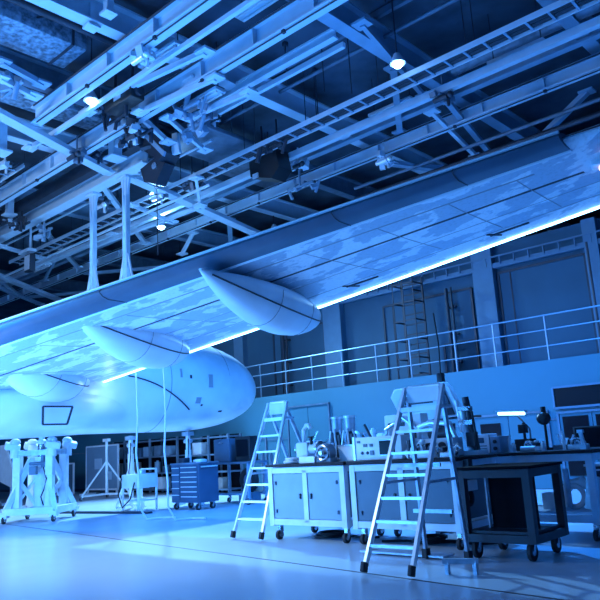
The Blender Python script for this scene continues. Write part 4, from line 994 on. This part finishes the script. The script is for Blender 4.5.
# white seat-like cowl panel on a mast
r = thing('cowl_panel', 'large white moulded cowl panel held up behind the larger ladder', 'panel', -5.82, 9.1, 0)
MB().prism([(-.56, 1.98), (-.48, 2.10), (.42, 2.13), (.50, 2.05), (.66, 1.66), (.58, 1.62), (.15, 1.60), (-.30, 1.58), (-.40, 1.66)], 'y', -.06, .06).build('shell', 'white', r, bevel=.02)
MB().box(-.05, -.075, 1.9, .5, .03, .12).box(-.25, -.075, 1.78, .12, .03, .1).build('recess', 'beamdark', r)
MB().prism([(.28, 2.1), (.38, 2.1), (.56, 1.64), (.42, 1.64)], 'y', -.10, -.055).build('edge_seal', 'beamdark', r)
MB().tube((.2, .1, .05), (.2, .1, 2.0), .05, 12).bar((.2, .1, 1.9), (.2, 0, 1.9), .06, .3).build('mast', 'beamdark', r)
MB().bar((-.3, .1, .04), (.7, .1, .04), .08, .06).bar((.2, -.25, .04), (.2, .45, .04), .08, .06).build('base', 'beamdark', r)
MB().box(.4, .15, 1.6, .8, .2, .03).build('shelf', 'beamdark', r)
r = thing('suspended_plug', 'black plug and cable dangling above the white cowl panel', 'plug', -5.6, 9.3, 2.12)
MB().box(0, 0, .06, .1, .1, .22, bev=.02).build('plug', 'black', r); MB().path([(0, 0, .15), (.02, 0, .6), (-.02, 0, 1.1)], .012).build('cable', 'black', r)
# dark mechanism hanging at the right end of the middle bench
part_cluster('hydraulic_strut', 'tall jumbled silver and dark strut at the right end of the middle bench', 'strut', -4.72, 8.42, Z1, [
    ('strut', 'alu', MB().tube((0, 0, 0), (-.08, 0, .62), .05, 16).tube((-.1, 0, .3), (-.15, 0, .72), .028, 12)), ('cylinder', 'beamdark', MB().tube((.1, -.02, .05), (.0, -.02, .75), .045, 14).box(.06, -.05, .2, .12, .1, .18)),
    ('clamps', 'steel', MB().box(.0, -.05, .42, .2, .08, .06).box(0, -.05, .6, .18, .08, .05)), ('hose', 'black', MB().path([(.0, -.06, .66), (.12, -.1, .55), (.14, -.1, .3), (.12, -.05, .02)], .016)), ('base', 'white', MB().box(.0, 0, .03, .34, .26, .06))])
part_cluster('hose_reel', 'hanging valve and hose box on the end of the middle bench', 'box', -4.44, 7.9, .62, [
    ('box', 'white', MB().box(0, -.12, .12, .1, .24, .12, bev=.01)), ('bracket', 'beamdark', MB().box(0, -.1, .32, .07, .1, .22)), ('spool', 'rubber', MB().torus(0, -.16, -.02, .08, .03, 'x'))])
# right bench goods
Z3 = BH + .001
part_cluster('oscilloscope', 'pale bench meter with a wide display at the left of the right bench', 'meter', -4.86, 8.98, Z3, [
    ('housing', 'white', MB().box(0, 0, .13, .36, .26, .26, bev=.015)), ('screen', 'screen', MB().box(-.02, -.135, .175, .25, .012, .07)), ('vents', 'beammid', MB().box(.0, -.135, .06, .28, .012, .02).box(0, -.135, .1, .28, .012, .012))])
part_cluster('power_supply', 'grey power supply box right next to the bench meter', 'box', -4.6, 9.0, Z3, [
    ('housing', 'cabpanel', MB().box(0, 0, .11, .14, .28, .22, bev=.01)), ('knob', 'black', MB().tube((0, -.16, .06), (0, -.13, .06), .025, 12).tube((0, -.16, .15), (0, -.13, .15), .025, 12))])
for i, (x, y, h, rr, mt, lab) in enumerate([(-4.46, 9.0, .22, .02, 'alu', 'tall thin silver tube standing on the right bench'), (-4.39, 8.95, .12, .035, 'white', 'short white bottle left of the roll on the right bench'), (-3.97, 8.95, .12, .032, 'alu', 'short silver bottle right of the roll on the right bench'),
                                           (-3.72, 9.0, .24, .018, 'alu', 'thin pale rod near the right end of the right bench')]):
    o = MB().tube((0, 0, 0), (0, 0, h * .8), rr, 14).tube((0, 0, h * .8), (0, 0, h), rr * .6, 12).build('bottle', mt, loc=(x, y, Z3)); tag(o, lab, 'bottle')
tag(MB().tube((0, 0, .035), (.2, 0, .035), .035, 16).tube((-.005, 0, .035), (.205, 0, .035), .014, 10).build('paper_roll', 'white', loc=(-4.27, 8.93, Z3)), 'white roll lying on the right bench', 'roll')
part_cluster('tool_holder', 'low jumble of tools in a tray on the right bench', 'tray', -3.75, 9.3, Z3, [
    ('tray', 'beammid', MB().box(0, 0, .03, .4, .2, .06)), ('tools', 'alu', MB().tube((-.12, 0, .05), (-.16, 0, .2), .012, 8).tube((0, 0, .05), (.05, 0, .18), .014, 8).box(.12, 0, .1, .05, .04, .08).box(-.05, 0, .1, .06, .04, .09))])
part_cluster('microscope', 'black magnifier stand with round head on the right bench', 'magnifier', -4.12, 9.42, Z3, [
    ('stand', 'black', MB().tube((0, 0, 0), (0, 0, .4), .018, 10)), ('head', 'black', MB().sphere(0, -.02, .42, .1, (1, .6, .9)).tube((0, 0, .5), (0, 0, .58), .035, 12)), ('base', 'black', MB().tube((0, 0, 0), (0, 0, .03), .1, 18))])
part_cluster('drill_press', 'small black drill stand left of the magnifier', 'drill', -4.42, 9.4, Z3, [
    ('column', 'black', MB().tube((0, 0, 0), (0, 0, .38), .02, 10)), ('head', 'black', MB().box(0, -.03, .3, .09, .14, .12, bev=.01)), ('base', 'black', MB().box(0, 0, .08, .22, .2, .16))])
part_cluster('desk_lamp', 'lit tube desk lamp glowing above the right bench', 'lamp', -4.62, 9.58, Z3, [
    ('arm', 'beammid', MB().tube((.2, 0, 0), (.2, 0, .3), .012, 8).tube((.2, 0, .3), (.05, -.1, .53), .012, 8)), ('shade', 'alu', MB().box(0, -.1, .555, .44, .12, .02, (0, .06, 0))),
    ('lit_tube', 'lampsoft', MB().tube((-.2, -.1, .535), (.2, -.1, .51), .022, 10)), ('base', 'beammid', MB().tube((.2, 0, 0), (.2, 0, .02), .07, 14))])
part_cluster('bench_vice', 'small pale clamp post at the right end of the right bench', 'clamp', -3.42, 8.9, Z3, [
    ('post', 'frame', MB().bar((0, 0, 0), (-.03, 0, .2), .04, .04)), ('jaw', 'aludark', MB().box(0, 0, .03, .08, .12, .06).box(-.03, 0, .22, .07, .06, .04))])
# more clutter along the benches
rnd = random.Random(21)
def junk(name, label, cat, s, t, z, seed, w=.3, h=.3, n=7, mats=('white', 'beamdark', 'steel')):
    q = random.Random(seed); r = thing(name, label, cat, s, t, z)
    parts = {m_: MB() for m_ in mats}; parts[mats[0]].box(0, 0, .03, w, .2, .06, bev=.008)
    for k in range(n):
        m = parts[mats[k % len(mats)]]; x = q.uniform(-w / 2, w / 2); y = q.uniform(-.09, .09); zz = q.uniform(.02, h * .5); e = max(.13, q.uniform(h * .4, h))
        c = k % 4
        if c == 0: m.tube((x, y, zz * .3), (x + q.uniform(-.05, .05), y, e), q.uniform(.018, .04), 10)
        elif c == 1: m.box(x, y, e * .6, q.uniform(.05, .12), q.uniform(.05, .1), q.uniform(.05, .12), (q.uniform(-.4, .4), q.uniform(-.3, .3), q.uniform(-.5, .5)))
        elif c == 2: m.torus(x, y - .03, e * .55, q.uniform(.03, .06), .013, 'y')
        else: m.path([(x, y, .03), (x + .03, y - .03, e * .6), (x + .1, y - .02, e * .8), (x + .14, y, .1)], .012, 6)
    names = {'white': 'casting', 'beamdark': 'fitting', 'steel': 'shaft', 'alu': 'tube', 'cabpanel': 'bracket'}
    for m_, b in parts.items():
        if b.bm.verts: b.build(names.get(m_, 'piece'), m_, r)
        else: b.bm.free()
for i, (lab, s, t, z, w, h) in enumerate([
    ('white valve assembly at the back left of the left bench', -7.2, 8.45, Z1, .22, .45), ('mixed pale fittings behind the parts tray on the left bench', -6.92, 8.03, Z1, .2, .24),
    
    ('dark and white valve parts just right of the test console', -5.22, 7.84, Z1, .12, .26), ('jumbled valve parts behind the middle rungs of the larger ladder', -5.0, 7.82, Z1, .24, .34),
    ('tall pipework behind the upper rungs of the larger ladder', -5.12, 8.5, Z1, .3, .62), ('small white parts at the front right of the middle bench', -4.68, 7.8, Z1, .16, .2),
    ('low white parts at the left end of the right bench', -4.98, 9.35, Z3, .24, .22), ('low tool jumble near the right end of the right bench', -3.58, 9.1, Z3, .2, .14),
    ('small tool jumble behind the white roll', -4.2, 9.2, Z3, .2, .12)]):
    junk('machine_parts', lab, 'machine parts', s, t, z, 40 + i, w, h, 10 if w > .25 else 7)
for lab, s, t in [('dark coiled air line lying under the left workbench', -7.0, 8.1), ('dark coiled air line lying under the middle workbench', -5.3, 8.1)]:
    tag(MB().torus(0, 0, .03, .2, .02).torus(.04, .02, .07, .19, .02).path([(.2, 0, .03), (.4, .1, .02), (.6, 0, .02), (.8, .15, .02)], .018).build('air_line', 'black', loc=(s, t, 0)), lab, 'hose')
# big black screen and its stand, far right
part_cluster('display_screen', 'large black flat screen on a stand at the right edge', 'screen', -3.75, 10.85, 0, [
    ('panel', 'black', MB().box(0, 0, 1.14, 1.1, .07, .46, bev=.01)), ('screen', 'glass', MB().box(0, -.038, 1.15, 1.04, .006, .4)),
    ('mast', 'beamdark', MB().tube((0, .06, .05), (0, .06, 1.1), .035, 12)), ('base', 'beamdark', MB().box(0, .06, .03, .8, .5, .05))])
# tool chest at right edge
r = thing('tool_chest', 'dark tool chest with bright drawer handles at the right edge', 'tool chest', -3.3, 10.2)
MB().box(0, 0, .47, 1.1, .5, .7, bev=.01).build('body', 'darkcart', r)
drawers(r, 1.02, .14, .80, .5, 5, 'darkcart', 0., 'alu')
MB().box(0, 0, .835, 1.14, .54, .03).build('chest_top', 'aludark', r)
add_casters(r, [(-.45, -.2), (.45, -.2), (-.45, .2), (.45, .2)], .05, .12)
